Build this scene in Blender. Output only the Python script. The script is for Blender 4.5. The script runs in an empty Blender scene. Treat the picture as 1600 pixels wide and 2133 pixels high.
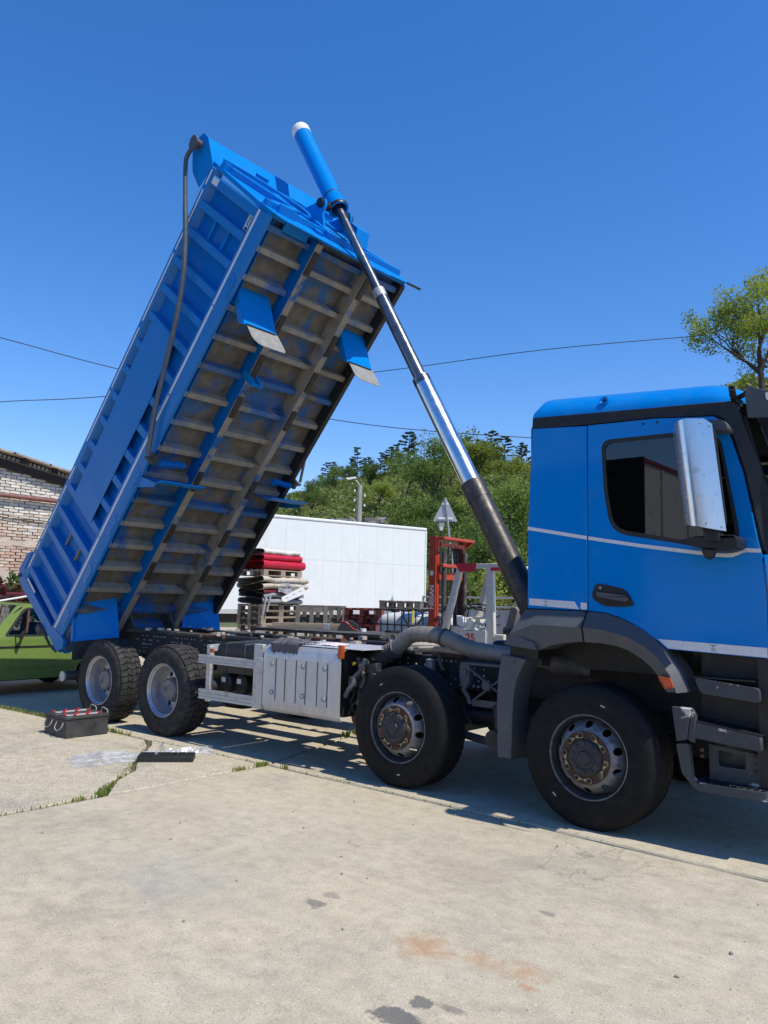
import bpy, bmesh, math, random
import numpy as np
from mathutils import Matrix, Vector, noise
from mathutils.geometry import tessellate_polygon

R = math.radians
random.seed(7)
rng = np.random.default_rng(7)
scene = bpy.context.scene
COL = scene.collection

# ---------------------------------------------------------------- camera
def look(yaw, pitch, roll):
    f = Vector((math.cos(yaw)*math.cos(pitch), math.sin(yaw)*math.cos(pitch), math.sin(pitch)))
    r = f.cross(Vector((0, 0, 1))).normalized()
    u = r.cross(f)
    r2 = math.cos(roll)*r + math.sin(roll)*u
    u2 = -math.sin(roll)*r + math.cos(roll)*u
    return Matrix((r2, u2, -f)).transposed()
cd = bpy.data.cameras.new('camera')
cam = bpy.data.objects.new('camera', cd)
COL.objects.link(cam)
cd.sensor_fit = 'VERTICAL'
cd.sensor_height = 36.0
cd.lens = 27.59
cd.clip_start = 0.05
cd.clip_end = 3000
cam.matrix_world = Matrix.Translation((2.569, -5.424, 1.596)) @ look(R(129.919), R(6.414), R(1.447)).to_4x4()
scene.camera = cam

# ---------------------------------------------------------------- sky, sun, exposure
SUN = Vector((0.625, 0.035, 1.0)).normalized()
world = bpy.data.worlds.new('World')
scene.world = world
world.use_nodes = True
wn = world.node_tree
sky = wn.nodes.new('ShaderNodeTexSky')
sky.sky_type = 'NISHITA'
sky.sun_disc = False
sky.sun_elevation = math.asin(SUN.z)
sky.sun_rotation = R(87)
sky.altitude = 300
sky.air_density = 1.2
sky.dust_density = 0.15
sky.ozone_density = 5.0
bg = wn.nodes['Background']
hs = wn.nodes.new('ShaderNodeHueSaturation')
hs.inputs['Saturation'].default_value = 1.28
wn.links.new(sky.outputs[0], hs.inputs['Color'])
tn = wn.nodes.new('ShaderNodeMix'); tn.data_type = 'RGBA'; tn.blend_type = 'MULTIPLY'; tn.inputs[0].default_value = 1.0
tn.inputs[7].default_value = (1.06, 0.95, 1.10, 1)
wn.links.new(hs.outputs[0], tn.inputs[6])
wn.links.new(tn.outputs[2], bg.inputs[0])
bg.inputs[1].default_value = 0.138
sd = bpy.data.lights.new('sun', 'SUN')
sd.energy = 4.3
sd.angle = R(0.53)
sd.color = (1.0, 0.945, 0.85)
sun = bpy.data.objects.new('sun', sd)
sun.rotation_euler = SUN.to_track_quat('Z', 'Y').to_euler()
COL.objects.link(sun)
scene.view_settings.view_transform = 'Standard'
scene.view_settings.look = 'None'
scene.view_settings.exposure = 0.25
scene.view_settings.gamma = 1.0
scene.view_settings.use_curve_mapping = False
scene.cycles.max_bounces = 8
scene.cycles.transparent_max_bounces = 24
scene.cycles.use_denoising = True

# ---------------------------------------------------------------- materials
def srgb(r, g, b):
    f = lambda c: (c/255/12.92) if c <= 10 else (((c/255)+.055)/1.055)**2.4
    return (f(r), f(g), f(b), 1)
class NT:
    def __init__(s, name):
        s.m = bpy.data.materials.new(name); s.m.use_nodes = True
        s.t = s.m.node_tree; s.n = s.t.nodes; s.p = s.n['Principled BSDF']
        s.out = s.n['Material Output']; s.tc = None
    def new(s, t, **kw):
        n = s.n.new(t)
        for k, v in kw.items(): setattr(n, k, v)
        return n
    def link(s, a, b): s.t.links.new(a, b)
    def coord(s):
        if s.tc is None: s.tc = s.new('ShaderNodeTexCoord')
        return s.tc.outputs['Object']
    def pos(s):
        return s.new('ShaderNodeNewGeometry').outputs['Position']
    def noise(s, scale, detail=6, rough=.6, vec=None, dist=0):
        n = s.new('ShaderNodeTexNoise'); n.inputs['Scale'].default_value = scale
        n.inputs['Detail'].default_value = detail; n.inputs['Roughness'].default_value = rough
        n.inputs['Distortion'].default_value = dist
        s.link(vec if vec is not None else s.coord(), n.inputs['Vector']); return n.outputs['Fac']
    def ramp(s, fac, stops):
        n = s.new('ShaderNodeValToRGB'); e = n.color_ramp.elements
        while len(e) < len(stops): e.new(.5)
        for i, (p, c) in enumerate(stops):
            e[i].position = p
            e[i].color = c if hasattr(c, '__len__') else (c, c, c, 1)
        s.link(fac, n.inputs[0]); return n.outputs[0]
    def mix(s, fac, a, b, mode='MIX'):
        n = s.new('ShaderNodeMix'); n.data_type = 'RGBA'; n.blend_type = mode
        for sock, v in ((n.inputs[0], fac), (n.inputs[6], a), (n.inputs[7], b)):
            if hasattr(v, 'is_linked'): s.link(v, sock)
            else: sock.default_value = v
        return n.outputs[2]
    def math(s, op, a, b=None):
        n = s.new('ShaderNodeMath'); n.operation = op
        for i, v in enumerate((a, b)):
            if v is None: continue
            if hasattr(v, 'is_linked'): s.link(v, n.inputs[i])
            else: n.inputs[i].default_value = v
        return n.outputs[0]
    def bump(s, h, strength=.3, dist=.01):
        n = s.new('ShaderNodeBump'); n.inputs['Strength'].default_value = strength
        n.inputs['Distance'].default_value = dist; s.link(h, n.inputs['Height'])
        s.link(n.outputs[0], s.p.inputs['Normal']); return n
    def base(s, c):
        if hasattr(c, 'is_linked'): s.link(c, s.p.inputs['Base Color'])
        else: s.p.inputs['Base Color'].default_value = c
    def set(s, rough=.5, metal=0, coat=0, spec=.5):
        s.p.inputs['Roughness'].default_value = rough; s.p.inputs['Metallic'].default_value = metal
        s.p.inputs['Coat Weight'].default_value = coat; s.p.inputs['Coat Roughness'].default_value = .06
        s.p.inputs['Specular IOR Level'].default_value = spec

def mat(name, col, rough=.5, metal=0, col2=None, lo=.45, hi=.65, scale=4, var=.12, bump=0, bscale=60, coat=0, spec=.5, stretch=None):
    """base colour with a second colour in worn patches, a slight value drift and fine relief"""
    t = NT(name); t.set(rough, metal, coat, spec)
    vec = t.coord()
    if stretch:
        mp = t.new('ShaderNodeMapping'); mp.inputs['Scale'].default_value = stretch
        t.link(vec, mp.inputs['Vector']); vec = mp.outputs[0]
    c = col
    if col2 is not None:
        c = t.mix(t.ramp(t.noise(scale, 8, .65, vec), [(lo, 0), (hi, 1)]), col, col2)
    if var:
        v = t.ramp(t.noise(scale*2.3+1, 5, .6, vec), [(.25, 1-var), (.75, 1+var)])
        c = t.mix(1.0, c, v, 'MULTIPLY')
    t.base(c)
    rr = t.ramp(t.noise(scale*1.7+.5, 4, .6, vec), [(.3, max(0, rough-.08)), (.7, min(1, rough+.1))])
    t.link(rr, t.p.inputs['Roughness'])
    if bump: t.bump(t.noise(bscale, 6, .7, vec), bump, .01)
    return t.m

C = lambda r, g, b: (r, g, b, 1)
BLUE = C(.0, .19, .57)
MT = {}
def blue_paint(name, chips=.0, fade=.35, gloss=False, spec=.13, body=(.0, .145, .465)):
    t = NT(name); t.set(.34, 0, .12 if gloss else .06, .24 if gloss else spec)
    f = t.ramp(t.noise(1.6, 7, .65), [(.45, 0), (.75, 1)])
    B0 = C(*body) if chips else BLUE
    c = t.mix(t.math('MULTIPLY', f, fade), B0, C(.002, B0[1]*1.05, B0[2]*.94))
    if gloss: c = t.mix(t.math('MULTIPLY', t.ramp(t.noise(3.5, 8, .75), [(.5, 0), (.72, 1)]), .07), c, C(.28, .27, .24))
    if chips:
        ch = t.ramp(t.noise(34, 4, .75), [(.77-chips*.03, 0), (.785-chips*.03, 1)])
        c = t.mix(ch, c, C(.42, .46, .50))
    t.base(c)
    if chips:
        pf = t.ramp(t.noise(2.3, 8, .72, None, .6), [(.585, 0), (.60, 1)])
        c = t.mix(t.math('MULTIPLY', pf, .38), c, C(.035, .15, .35))
        mp = t.new('ShaderNodeMapping'); mp.inputs['Rotation'].default_value = (0, .9, 0); mp.inputs['Scale'].default_value = (7, 7, 150); t.link(t.coord(), mp.inputs[0])
        sc = t.ramp(t.noise(1.0, 5, .8, mp.outputs[0]), [(.69, 0), (.72, 1)])
        c = t.mix(t.math('MULTIPLY', sc, .35), c, C(.30, .36, .42))
        t.base(c)
    lo, hi = (.07, .16) if gloss else (.26, .46)
    t.link(t.ramp(t.noise(2.2, 5, .6), [(.3, lo), (.7, hi)]), t.p.inputs['Roughness'])
    t.bump(t.noise(1.4, 2, .4), .08, .02)
    return t.m
MT['blue'] = blue_paint('blue_paint')
MT['blue_cab'] = blue_paint('blue_paint_cab', 0, .25, True)
MT['blue_worn_shaded'] = blue_paint('blue_paint_worn_shaded', 1.0, .8, False, .30, (.006, .155, .46))  # chips and scratches, plus side shade and sky sheen put into the base
MT['blue_panel_shaded'] = blue_paint('blue_paint_panel_shaded', .6, .5, False, .08, (.0, .122, .44))  # recessed plates: shade put into a darker copy of the blue
def underside(name, bl, dark=C(.082, .074, .059), light=C(.19, .17, .132)):
    t = NT(name); t.set(.75)
    d = t.mix(t.ramp(t.noise(7, 6, .7), [(.3, 0), (.7, 1)]), dark, light)
    f = t.ramp(t.noise(1.9, 7, .62, None, .4), [(bl-.06, 0), (bl+.05, 1)])
    f2 = t.ramp(t.noise(60, 3, .7), [(.35, .55), (.6, 1)])
    t.base(t.mix(t.math('MULTIPLY', f, f2), d, C(.002, .11, .34)))
    t.bump(t.noise(30, 5, .7), .15, .01)
    return t.m
MT['under'] = underside('underside_dirty_blue', .555)
MT['under_rib'] = underside('underside_rib', .60, C(.195, .175, .135), C(.32, .288, .228))
MT['under_blue'] = underside('underside_mostly_blue', .47)
MT["primer"] = mat("primer_patch", C(.27, .24, .185), .7, 0, C(.004, .1, .3), .52, .62, 3, .2, .1, 40)
MT['tape'] = mat('reflective_tape', C(.62, .62, .64), .35, 0, C(.34, .34, .36), .6, .75, 14, .1)
MT['tyre'] = mat('tyre_rubber', C(.0085, .0085, .009), .72, 0, C(.017, .016, .0155), .5, .75, 9, .12, .05, 120, 0, .22)
MT['tyre_dusty'] = mat('tyre_rubber_dusty', C(.032, .031, .03), .9, 0, C(.065, .061, .055), .45, .7, 12, .15, .2, 60, 0, .2)
MT['rim_grey'] = mat('rim_grey_paint', C(.17, .172, .185), .45, .3, C(.065, .058, .05), .50, .68, 12, .15, .03, 60)
MT['rim_alu'] = mat('rim_aluminium', C(.46, .46, .48), .38, .75, C(.22, .21, .20), .6, .8, 14, .12)
MT['hub_rust'] = mat('hub_rust_brown', C(.075, .032, .02), .75, 0, C(.05, .03, .022), .4, .7, 30, .3, .15, 90)
MT['hub_dark'] = mat('hub_grease_recess_shade', C(.03, .031, .035), .6, .1, C(.055, .055, .06), .5, .7, 20, .2, .05, 60)
MT['nut_yellow'] = mat('nut_indicator_lime', C(.36, .37, .17), .55, 0, C(.22, .20, .11), .5, .7, 60, .1)
MT['alu'] = mat('aluminium_sheet', C(.50, .50, .515), .42, .55, C(.33, .325, .32), .55, .8, 5, .10, .03, 120, 0, .5, (1, 1, .25))
MT['alu_dull'] = mat('aluminium_dull', C(.50, .49, .47), .55, .35, C(.26, .235, .20), .52, .72, 9, .15, .06, 60)
MT['treadplate'] = mat('treadplate', C(.68, .67, .66), .5, .25, C(.5, .49, .47), .5, .7, 20, .1)
MT['steel_black'] = mat('chassis_black', C(.022, .023, .025), .55, .2, C(.05, .047, .043), .52, .7, 6, .2, .06, 60)
MT['steel_dusty'] = mat('chassis_dusty', C(.06, .057, .052), .75, .1, C(.16, .145, .12), .5, .66, 5, .2, .12, 50)
MT['rust_brown'] = mat('rust_brown', C(.12, .06, .035), .8, .1, C(.07, .045, .035), .45, .65, 8, .25, .12, 60)
MT['pad_brown'] = mat('rubber_pad_brown', C(.035, .026, .022), .7, 0, C(.06, .05, .042), .5, .7, 16, .2, .1, 50)
MT['plastic'] = mat('plastic_dark_grey', C(.070, .075, .083), .55, 0, C(.10, .104, .11), .58, .8, 5, .12, .04, 200, 0, .4)
MT['plastic_black'] = mat('plastic_black', C(.012, .0125, .014), .45, 0, C(.03, .03, .032), .55, .75, 8, .2, .03, 120, 0, .4)
MT['scraped'] = mat('plastic_scraped', C(.042, .046, .053), .6, 0, C(.50, .48, .44), .60, .64, 6, .15, .1, 60)
MT['chrome'] = mat('chrome_rod', C(.62, .65, .68), .22, 1.0, None, 0, 0, 3, .04)
MT['rod_dark'] = mat('rod_dark_oiled', C(.19, .197, .205), .26, .9, C(.12, .12, .12), .5, .7, 5, .1)
MT['rod_brown'] = mat('rod_weathered', C(.055, .05, .046), .42, .55, C(.12, .105, .09), .55, .72, 9, .2, .08, 80)
MT['white_cap'] = mat('white_cap', C(.72, .70, .67), .55, 0, C(.45, .43, .40), .6, .8, 12, .08)
MT['amber'] = mat('amber_lens', C(.42, .075, .012), .3, 0, C(.26, .045, .01), .5, .7, 40, .1, .1, 300)
MT['stainless'] = NT('stainless_brushed')
t = MT['stainless']; t.set(.22, 1.0); t.base(t.mix(t.ramp(t.noise(9, 6, .7), [(.60, 0), (.66, 1)]), C(.74, .75, .77), C(.56, .57, .58)))
mp = t.new('ShaderNodeMapping'); mp.inputs['Scale'].default_value = (160, 160, 2); t.link(t.coord(), mp.inputs[0])
t.link(t.ramp(t.noise(3, 3, .6, mp.outputs[0]), [(.3, .16), (.7, .34)]), t.p.inputs['Roughness']); MT['stainless'] = t.m
def glass(name, tint, refl=.0, gcol=(1, 1, 1, 1)):
    t = NT(name); t.n.remove(t.p)
    tr = t.new('ShaderNodeBsdfTransparent'); tr.inputs[0].default_value = tint
    gl = t.new('ShaderNodeBsdfGlossy'); gl.inputs['Roughness'].default_value = .01; gl.inputs[0].default_value = gcol
    fr = t.new('ShaderNodeFresnel'); fr.inputs[0].default_value = 1.52
    mx = t.new('ShaderNodeMixShader')
    t.link(t.math('ADD', t.math('MULTIPLY', fr.outputs[0], 1.0), refl), mx.inputs[0])
    t.link(tr.outputs[0], mx.inputs[1]); t.link(gl.outputs[0], mx.inputs[2]); t.link(mx.outputs[0], t.out.inputs[0])
    return t.m
MT['glass_cab'] = glass('glass_tinted', C(.34, .38, .37), .03)
MT['glass_car'] = glass('glass_clear', C(.72, .76, .74), .06)
MT['flap_rubber'] = mat('flap_rubber', C(.22, .215, .20), .8, 0, C(.30, .295, .28), .45, .7, 9, .12, .1, 60)
MT['bellows'] = mat('bellows_grey', C(.06, .055, .052), .6, 0, C(.12, .105, .098), .45, .7, 8, .15)
MT['silver_wrap'] = mat('foil_wrap_dusty', C(.225, .21, .185), .6, .25, C(.145, .135, .118), .45, .7, 4, .15, .5, 220)
MT['white_panel'] = mat('white_panel', C(.68, .70, .675), .45, 0, C(.62, .64, .62), .5, .8, 1.2, .03, .0)
MT['red_tarp'] = mat('red_tarp', C(.50, .012, .035), .42, 0, C(.38, .01, .03), .5, .75, 5, .1, .15, 14)
MT['dark_red'] = mat('dark_red_tarp', C(.17, .01, .022), .5, 0, C(.10, .01, .02), .45, .7, 8, .15, .2, 14)
MT['grey_tarp'] = mat('grey_tarp', C(.27, .275, .28), .48, 0, C(.20, .205, .21), .45, .7, 4, .12, .3, 12)
MT['beige_tarp'] = mat('beige_tarp', C(.48, .42, .33), .7, 0, C(.33, .29, .23), .48, .68, 6, .15, .3, 14)
MT['white_tarp'] = mat('white_tarp', C(.62, .58, .53), .6, 0, C(.32, .20, .17), .55, .75, 8, .1, .2, 20)
def wood(name, a, b):
    t = NT(name); t.set(.85)
    oi = t.new('ShaderNodeObjectInfo')
    mp = t.new('ShaderNodeMapping'); mp.inputs['Scale'].default_value = (2, 26, 26); t.link(t.coord(), mp.inputs[0])
    t.link(t.math('MULTIPLY', oi.outputs['Random'], 40.0), mp.inputs['Location'])
    g = t.noise(2.2, 7, .65, mp.outputs[0], .6)
    c = t.mix(t.ramp(g, [(.3, 0), (.7, 1)]), a, b)
    v = t.ramp(oi.outputs['Random'], [(0, .62), (1, 1.25)])
    t.base(t.mix(1.0, c, v, 'MULTIPLY')); t.bump(g, .4, .004)
    return t.m
MT['wood'] = wood('pallet_wood', C(.34, .27, .19), C(.20, .155, .11))
MT['wood_grey'] = wood('weathered_wood', C(.21, .185, .155), C(.11, .097, .082))
MT['wood_red'] = wood('red_painted_wood', C(.36, .05, .03), C(.10, .05, .04))
MT['wood_dark'] = wood('dark_wood', C(.05, .036, .028), C(.025, .02, .017))
MT['fl_red'] = mat('forklift_red', C(.46, .055, .022), .45, 0, C(.30, .045, .025), .5, .75, 5, .12, .05, 60, .1)
MT['fl_white'] = mat('forklift_cream', C(.60, .57, .49), .5, 0, C(.40, .36, .29), .58, .76, 7, .1, .05, 60)
MT['galv'] = mat('galvanised', C(.36, .37, .38), .5, .5, C(.27, .275, .28), .45, .7, 9, .1)
MT['sign_grey'] = mat('sign_back_grey', C(.40, .42, .44), .5, .3, C(.33, .34, .36), .45, .7, 6, .06)
MT['concrete_pole'] = mat('concrete_pole', C(.33, .31, .28), .9, 0, C(.22, .205, .18), .45, .7, 3, .12, .2, 40)
MT['green_car'] = mat('lime_green_paint', C(.165, .25, .055), .42, 0, C(.135, .205, .045), .45, .75, 3, .08, .02, 40, .15)
MT['rubber'] = mat('black_rubber', C(.014, .014, .014), .6, 0, None, 0, 0, 4, .15)
MT['ibc'] = mat('ibc_plastic', C(.62, .63, .62), .45, 0, C(.50, .50, .49), .5, .8, 2, .06)
MT['battery'] = mat('battery_case', C(.022, .023, .024), .55, 0, C(.075, .075, .074), .40, .85, 4, .2, .05, 60)
MT['red_cap'] = mat('red_cap', C(.42, .02, .02), .4, 0, None, 0, 0, 20, .12)
MT['rope'] = mat('rope_grey', C(.32, .31, .29), .8, 0, None, 0, 0, 50, .2, .3, 120)
MT['mast_grey'] = mat('tarp_arm_grey', C(.05, .064, .088), .5, .0, C(.075, .088, .11), .5, .7, 6, .12)
MT['rag_grey'] = mat('rag_grey', C(.105, .10, .112), .95, 0, C(.07, .068, .075), .4, .7, 14, .15, .5, 90)
MT['rag_pink'] = mat('rag_white_red', C(.66, .60, .62), .9, 0, C(.45, .06, .12), .56, .6, 60, .1, .4, 90)
MT['plaster'] = mat('plaster', C(.55, .44, .36), .9, 0, C(.40, .33, .27), .45, .7, 2, .1, .3, 20)
MT['mortar'] = mat('mortar_dark', C(.30, .27, .23), .95, 0, C(.42, .385, .33), .5, .7, 6, .2, .5, 30)
MT['roof_sheet'] = mat('asbestos_sheet', C(.36, .31, .25), .9, 0, C(.20, .17, .14), .45, .7, 4, .15, .3, 30)
MT['pipe_rust'] = mat('pipe_red_brown', C(.19, .075, .055), .7, 0, C(.12, .055, .045), .45, .7, 4, .15, .1, 40)
MT['cable'] = mat('cable_black', C(.02, .02, .022), .7)
MT['cloth_dark'] = mat('seat_cloth', C(.03, .03, .034), .9, 0, None, 0, 0, 10, .2, .2, 200)
MT['text_dark'] = mat('print_dark', C(.03, .035, .06), .6, 0, None, 0, 0, 10, .05)
MT['text_white'] = mat('print_white', C(.75, .73, .70), .6, 0, None, 0, 0, 10, .05)
MT['text_red'] = mat('print_red', C(.60, .08, .03), .6, 0, None, 0, 0, 10, .05)
MT['yellow'] = mat('yellow_plastic', C(.65, .50, .03), .5, 0, None, 0, 0, 10, .08)
MT['corrug'] = mat('corrugated_grey', C(.36, .38, .40), .6, .3, C(.27, .28, .29), .45, .7, 2, .1)
MT['bark'] = mat('bark', C(.085, .065, .05), .95, 0, C(.05, .04, .033), .4, .65, 8, .25, .6, 18)
MT['rock'] = mat('limestone_rock', C(.33, .31, .27), .95, 0, C(.19, .175, .145), .42, .66, .5, .25, .8, 3)
def leaf(name, a, b, trans=.35):
    t = NT(name); t.n.remove(t.p)
    oi = t.new('ShaderNodeObjectInfo')
    g = t.noise(.9, 3, .6, t.pos()); g2 = t.noise(9, 3, .6, t.pos())
    c = t.mix(t.ramp(g, [(.35, 0), (.65, 1)]), a, b)
    c = t.mix(1.0, c, t.ramp(g2, [(.25, .7), (.75, 1.3)]), 'MULTIPLY')
    c = t.mix(1.0, c, t.ramp(oi.outputs['Random'], [(0, .78), (1, 1.22)]), 'MULTIPLY')
    d = t.new('ShaderNodeBsdfDiffuse'); tl = t.new('ShaderNodeBsdfTranslucent')
    t.link(c, d.inputs[0]); t.link(t.mix(1.0, c, C(1.5, 1.5, .5), 'MULTIPLY'), tl.inputs[0])
    mx = t.new('ShaderNodeMixShader'); mx.inputs[0].default_value = trans
    t.link(d.outputs[0], mx.inputs[1]); t.link(tl.outputs[0], mx.inputs[2]); t.link(mx.outputs[0], t.out.inputs[0])
    return t.m
MT['leaf'] = leaf('leaf_green', C(.105, .165, .05), C(.17, .225, .075))
MT['leaf_light'] = leaf('leaf_spring_green', C(.19, .25, .06), C(.28, .31, .09))
MT['leaf_dark'] = leaf('leaf_dark_green', C(.075, .125, .045), C(.115, .165, .065))
MT['pine'] = leaf('pine_needles', C(.075, .11, .07), C(.12, .155, .09), .3)
MT['scrub'] = leaf('hillside_scrub_leaves', C(.135, .175, .068), C(.235, .265, .115))
MT['grass'] = leaf('grass_blades', C(.16, .22, .05), C(.30, .29, .11))
MT['leaf_red'] = leaf('leaf_purple', C(.10, .02, .03), C(.16, .04, .05))
MT['ground_green'] = mat('hill_soil_grass', C(.085, .105, .035), .95, 0, C(.16, .14, .075), .45, .68, .12, .2, .4, 2)
def film():
    t = NT('clear_plastic_film'); t.n.remove(t.p)
    tr = t.new('ShaderNodeBsdfTransparent'); tr.inputs[0].default_value = C(.96, .965, .97)
    df = t.new('ShaderNodeBsdfDiffuse'); df.inputs[0].default_value = C(.80, .82, .85)
    gl = t.new('ShaderNodeBsdfGlossy'); gl.inputs['Roughness'].default_value = .14
    m1 = t.new('ShaderNodeMixShader'); t.link(t.ramp(t.noise(9, 4, .6), [(.35, .12), (.7, .55)]), m1.inputs[0])
    t.link(tr.outputs[0], m1.inputs[1]); t.link(df.outputs[0], m1.inputs[2])
    m2 = t.new('ShaderNodeMixShader'); m2.inputs[0].default_value = .16
    t.link(m1.outputs[0], m2.inputs[1]); t.link(gl.outputs[0], m2.inputs[2]); t.link(m2.outputs[0], t.out.inputs[0])
    return t.m
MT['film'] = film()
def concrete(name, coarse):
    t = NT(name); t.set(.88, 0, 0, .3)
    P = t.pos()
    base = t.mix(t.ramp(t.noise(.55, 6, .6, P), [(.3, 0), (.7, 1)]), C(.465, .398, .277), C(.402, .358, .266))
    base = t.mix(t.math('MULTIPLY', t.ramp(t.noise(1.7, 8, .72, P, .5), [(.5, 0), (.7, 1)]), .5), base, C(.50, .445, .345))
    base = t.mix(t.math('MULTIPLY', t.ramp(t.noise(.9, 9, .75, P, .8), [(.52, 0), (.64, 1)]), .55), base, C(.29, .26, .215))
    sp = t.noise(60 if coarse else 95, 4, .75, P)
    base = t.mix(1.0, base, t.ramp(sp, [(.36, .64 if coarse else .79), (.5, 1.0), (.64, 1.3 if coarse else 1.15)]), 'MULTIPLY')
    base = t.mix(1.0, base, t.ramp(t.noise(9, 5, .7, P), [(.32, .84), (.5, 1), (.68, 1.12)]), 'MULTIPLY')
    for vs, dd, amt in ((70 if coarse else 85, .30, .85), (28, .16, .8)):
        vo = t.new('ShaderNodeTexVoronoi'); vo.inputs['Scale'].default_value = vs; t.link(P, vo.inputs['Vector'])
        peb = t.ramp(vo.outputs['Distance'], [(dd*.75, 1), (dd, 0)])
        sx = t.new('ShaderNodeSeparateColor'); t.link(vo.outputs['Color'], sx.inputs[0])
        sel = t.ramp(sx.outputs[0], [(.50 if coarse else .70, 0), (.52 if coarse else .72, 1)])
        pc = t.ramp(sx.outputs[1], [(0, C(.12, .11, .095)), (.35, C(.22, .195, .16)), (.45, C(.50, .45, .37)), (1, C(.66, .62, .54))])
        base = t.mix(t.math('MULTIPLY', t.math('MULTIPLY', peb, sel), amt), base, pc)
    mp0 = t.new('ShaderNodeMapping'); mp0.inputs['Scale'].default_value = (.55, 5.5, 1); mp0.inputs['Rotation'].default_value = (0, 0, .12); t.link(P, mp0.inputs[0])
    base = t.mix(1.0, base, t.ramp(t.noise(1.0, 7, .65, mp0.outputs[0]), [(.34, .93), (.5, 1), (.7, 1.05)]), 'MULTIPLY')
    # hairline cracks
    ve = t.new('ShaderNodeTexVoronoi'); ve.feature = 'DISTANCE_TO_EDGE'; ve.inputs['Scale'].default_value = .42
    wv = t.new('ShaderNodeVectorMath'); wv.operation = 'ADD'; nz = t.new('ShaderNodeTexNoise'); nz.inputs['Scale'].default_value = 1.6; nz.inputs['Detail'].default_value = 9; t.link(P, nz.inputs['Vector'])
    t.link(P, wv.inputs[0]); t.link(nz.outputs['Color'], wv.inputs[1]); t.link(wv.outputs[0], ve.inputs['Vector'])
    ck = t.math('MULTIPLY', t.ramp(ve.outputs['Distance'], [(.0015, 1), (.0035, 0)]), t.ramp(t.noise(.7, 4, .6, P), [(.5, 0), (.56, 1)]))
    base = t.mix(t.math('MULTIPLY', ck, .55), base, C(.14, .125, .10))
    def blot(x, y, rx, ry, col, amt, soft=.5, nz=9):
        nonlocal base
        mp = t.new('ShaderNodeMapping'); mp.vector_type = 'POINT'
        mp.inputs['Location'].default_value = (-x/rx, -y/ry, 0); mp.inputs['Scale'].default_value = (1/rx, 1/ry, 0)
        t.link(P, mp.inputs[0])
        ln = t.new('ShaderNodeVectorMath'); ln.operation = 'LENGTH'; t.link(mp.outputs[0], ln.inputs[0])
        d = t.math('ADD', ln.outputs['Value'], t.math('MULTIPLY', t.math('SUBTRACT', t.noise(nz, 6, .75, P), .5), 2.6))
        base = t.mix(t.math('MULTIPLY', t.ramp(d, [(1-soft, 1), (1.0, 0)]), amt), base, col)
    if not coarse:
        rust = C(.40, .205, .085); oil = C(.085, .085, .088)
        blot(.28, -2.31, .17, .15, rust, .68, .95); blot(.55, -2.26, .12, .10, rust, .45, .9); blot(.76, -2.22, .13, .11, rust, .45, .9)
        blot(.83, -2.33, .06, .03, C(.42, .16, .06), .5, .8)
        blot(-.446, -2.30, .09, .055, oil, .62, .3, 14); blot(-.47, -2.15, .07, .045, oil, .4, .4, 14)
        blot(.512, -1.563, .05, .03, oil, .5, .4, 20); blot(.58, -2.89, .14, .07, oil, .8, .25, 12); blot(.585, -2.735, .06, .05, oil, .75, .25, 16)
        blot(.70, -2.70, .08, .03, oil, .5, .3, 16)
        blot(-.1, -1.35, .55, .30, C(.27, .225, .18), .35, .7, 16); blot(-1.3, -2.6, 1.0, .5, C(.30, .295, .275), .3, .8, 6)
        blot(-2.4, -1.7, .5, .3, C(.34, .28, .215), .35, .8, 6); blot(2.2, -2.2, .9, .4, C(.31, .31, .29), .4, .8, 6)
    t.base(base)
    h = t.math('ADD', t.math('MULTIPLY', sp, .6), t.math('MULTIPLY', t.noise(18, 6, .7, P), .5))
    t.bump(h, .7 if coarse else .5, .008)
    return t.m
MT['concrete'] = concrete('concrete_smooth', False)
MT['concrete_coarse'] = concrete('concrete_exposed_aggregate', True)
MT['dirt'] = mat('ground_dirt', C(.25, .215, .165), .95, 0, C(.15, .14, .085), .45, .7, .5, .2, .4, 12)
MT['joint_dirt'] = mat('joint_dirt', C(.085, .078, .06), .95, 0, C(.13, .115, .085), .45, .7, 6, .2, .4, 40)
def brickmat(name, attr):
    t = NT(name); t.set(.9, 0, 0, .2)
    c = t.new('ShaderNodeAttribute', attribute_name='bcol').outputs['Color'] if attr else t.new('ShaderNodeObjectInfo').outputs['Color']
    c = t.mix(1.0, c, t.ramp(t.noise(14, 6, .7, t.pos()), [(.25, .75), (.75, 1.2)]), 'MULTIPLY')
    t.base(c); t.bump(t.noise(40, 5, .7, t.pos()), .4, .008)
    return t.m
MT['brick'] = brickmat('brick_single', False)
MT['brick_mass'] = brickmat('brick_mass', True)

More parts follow.
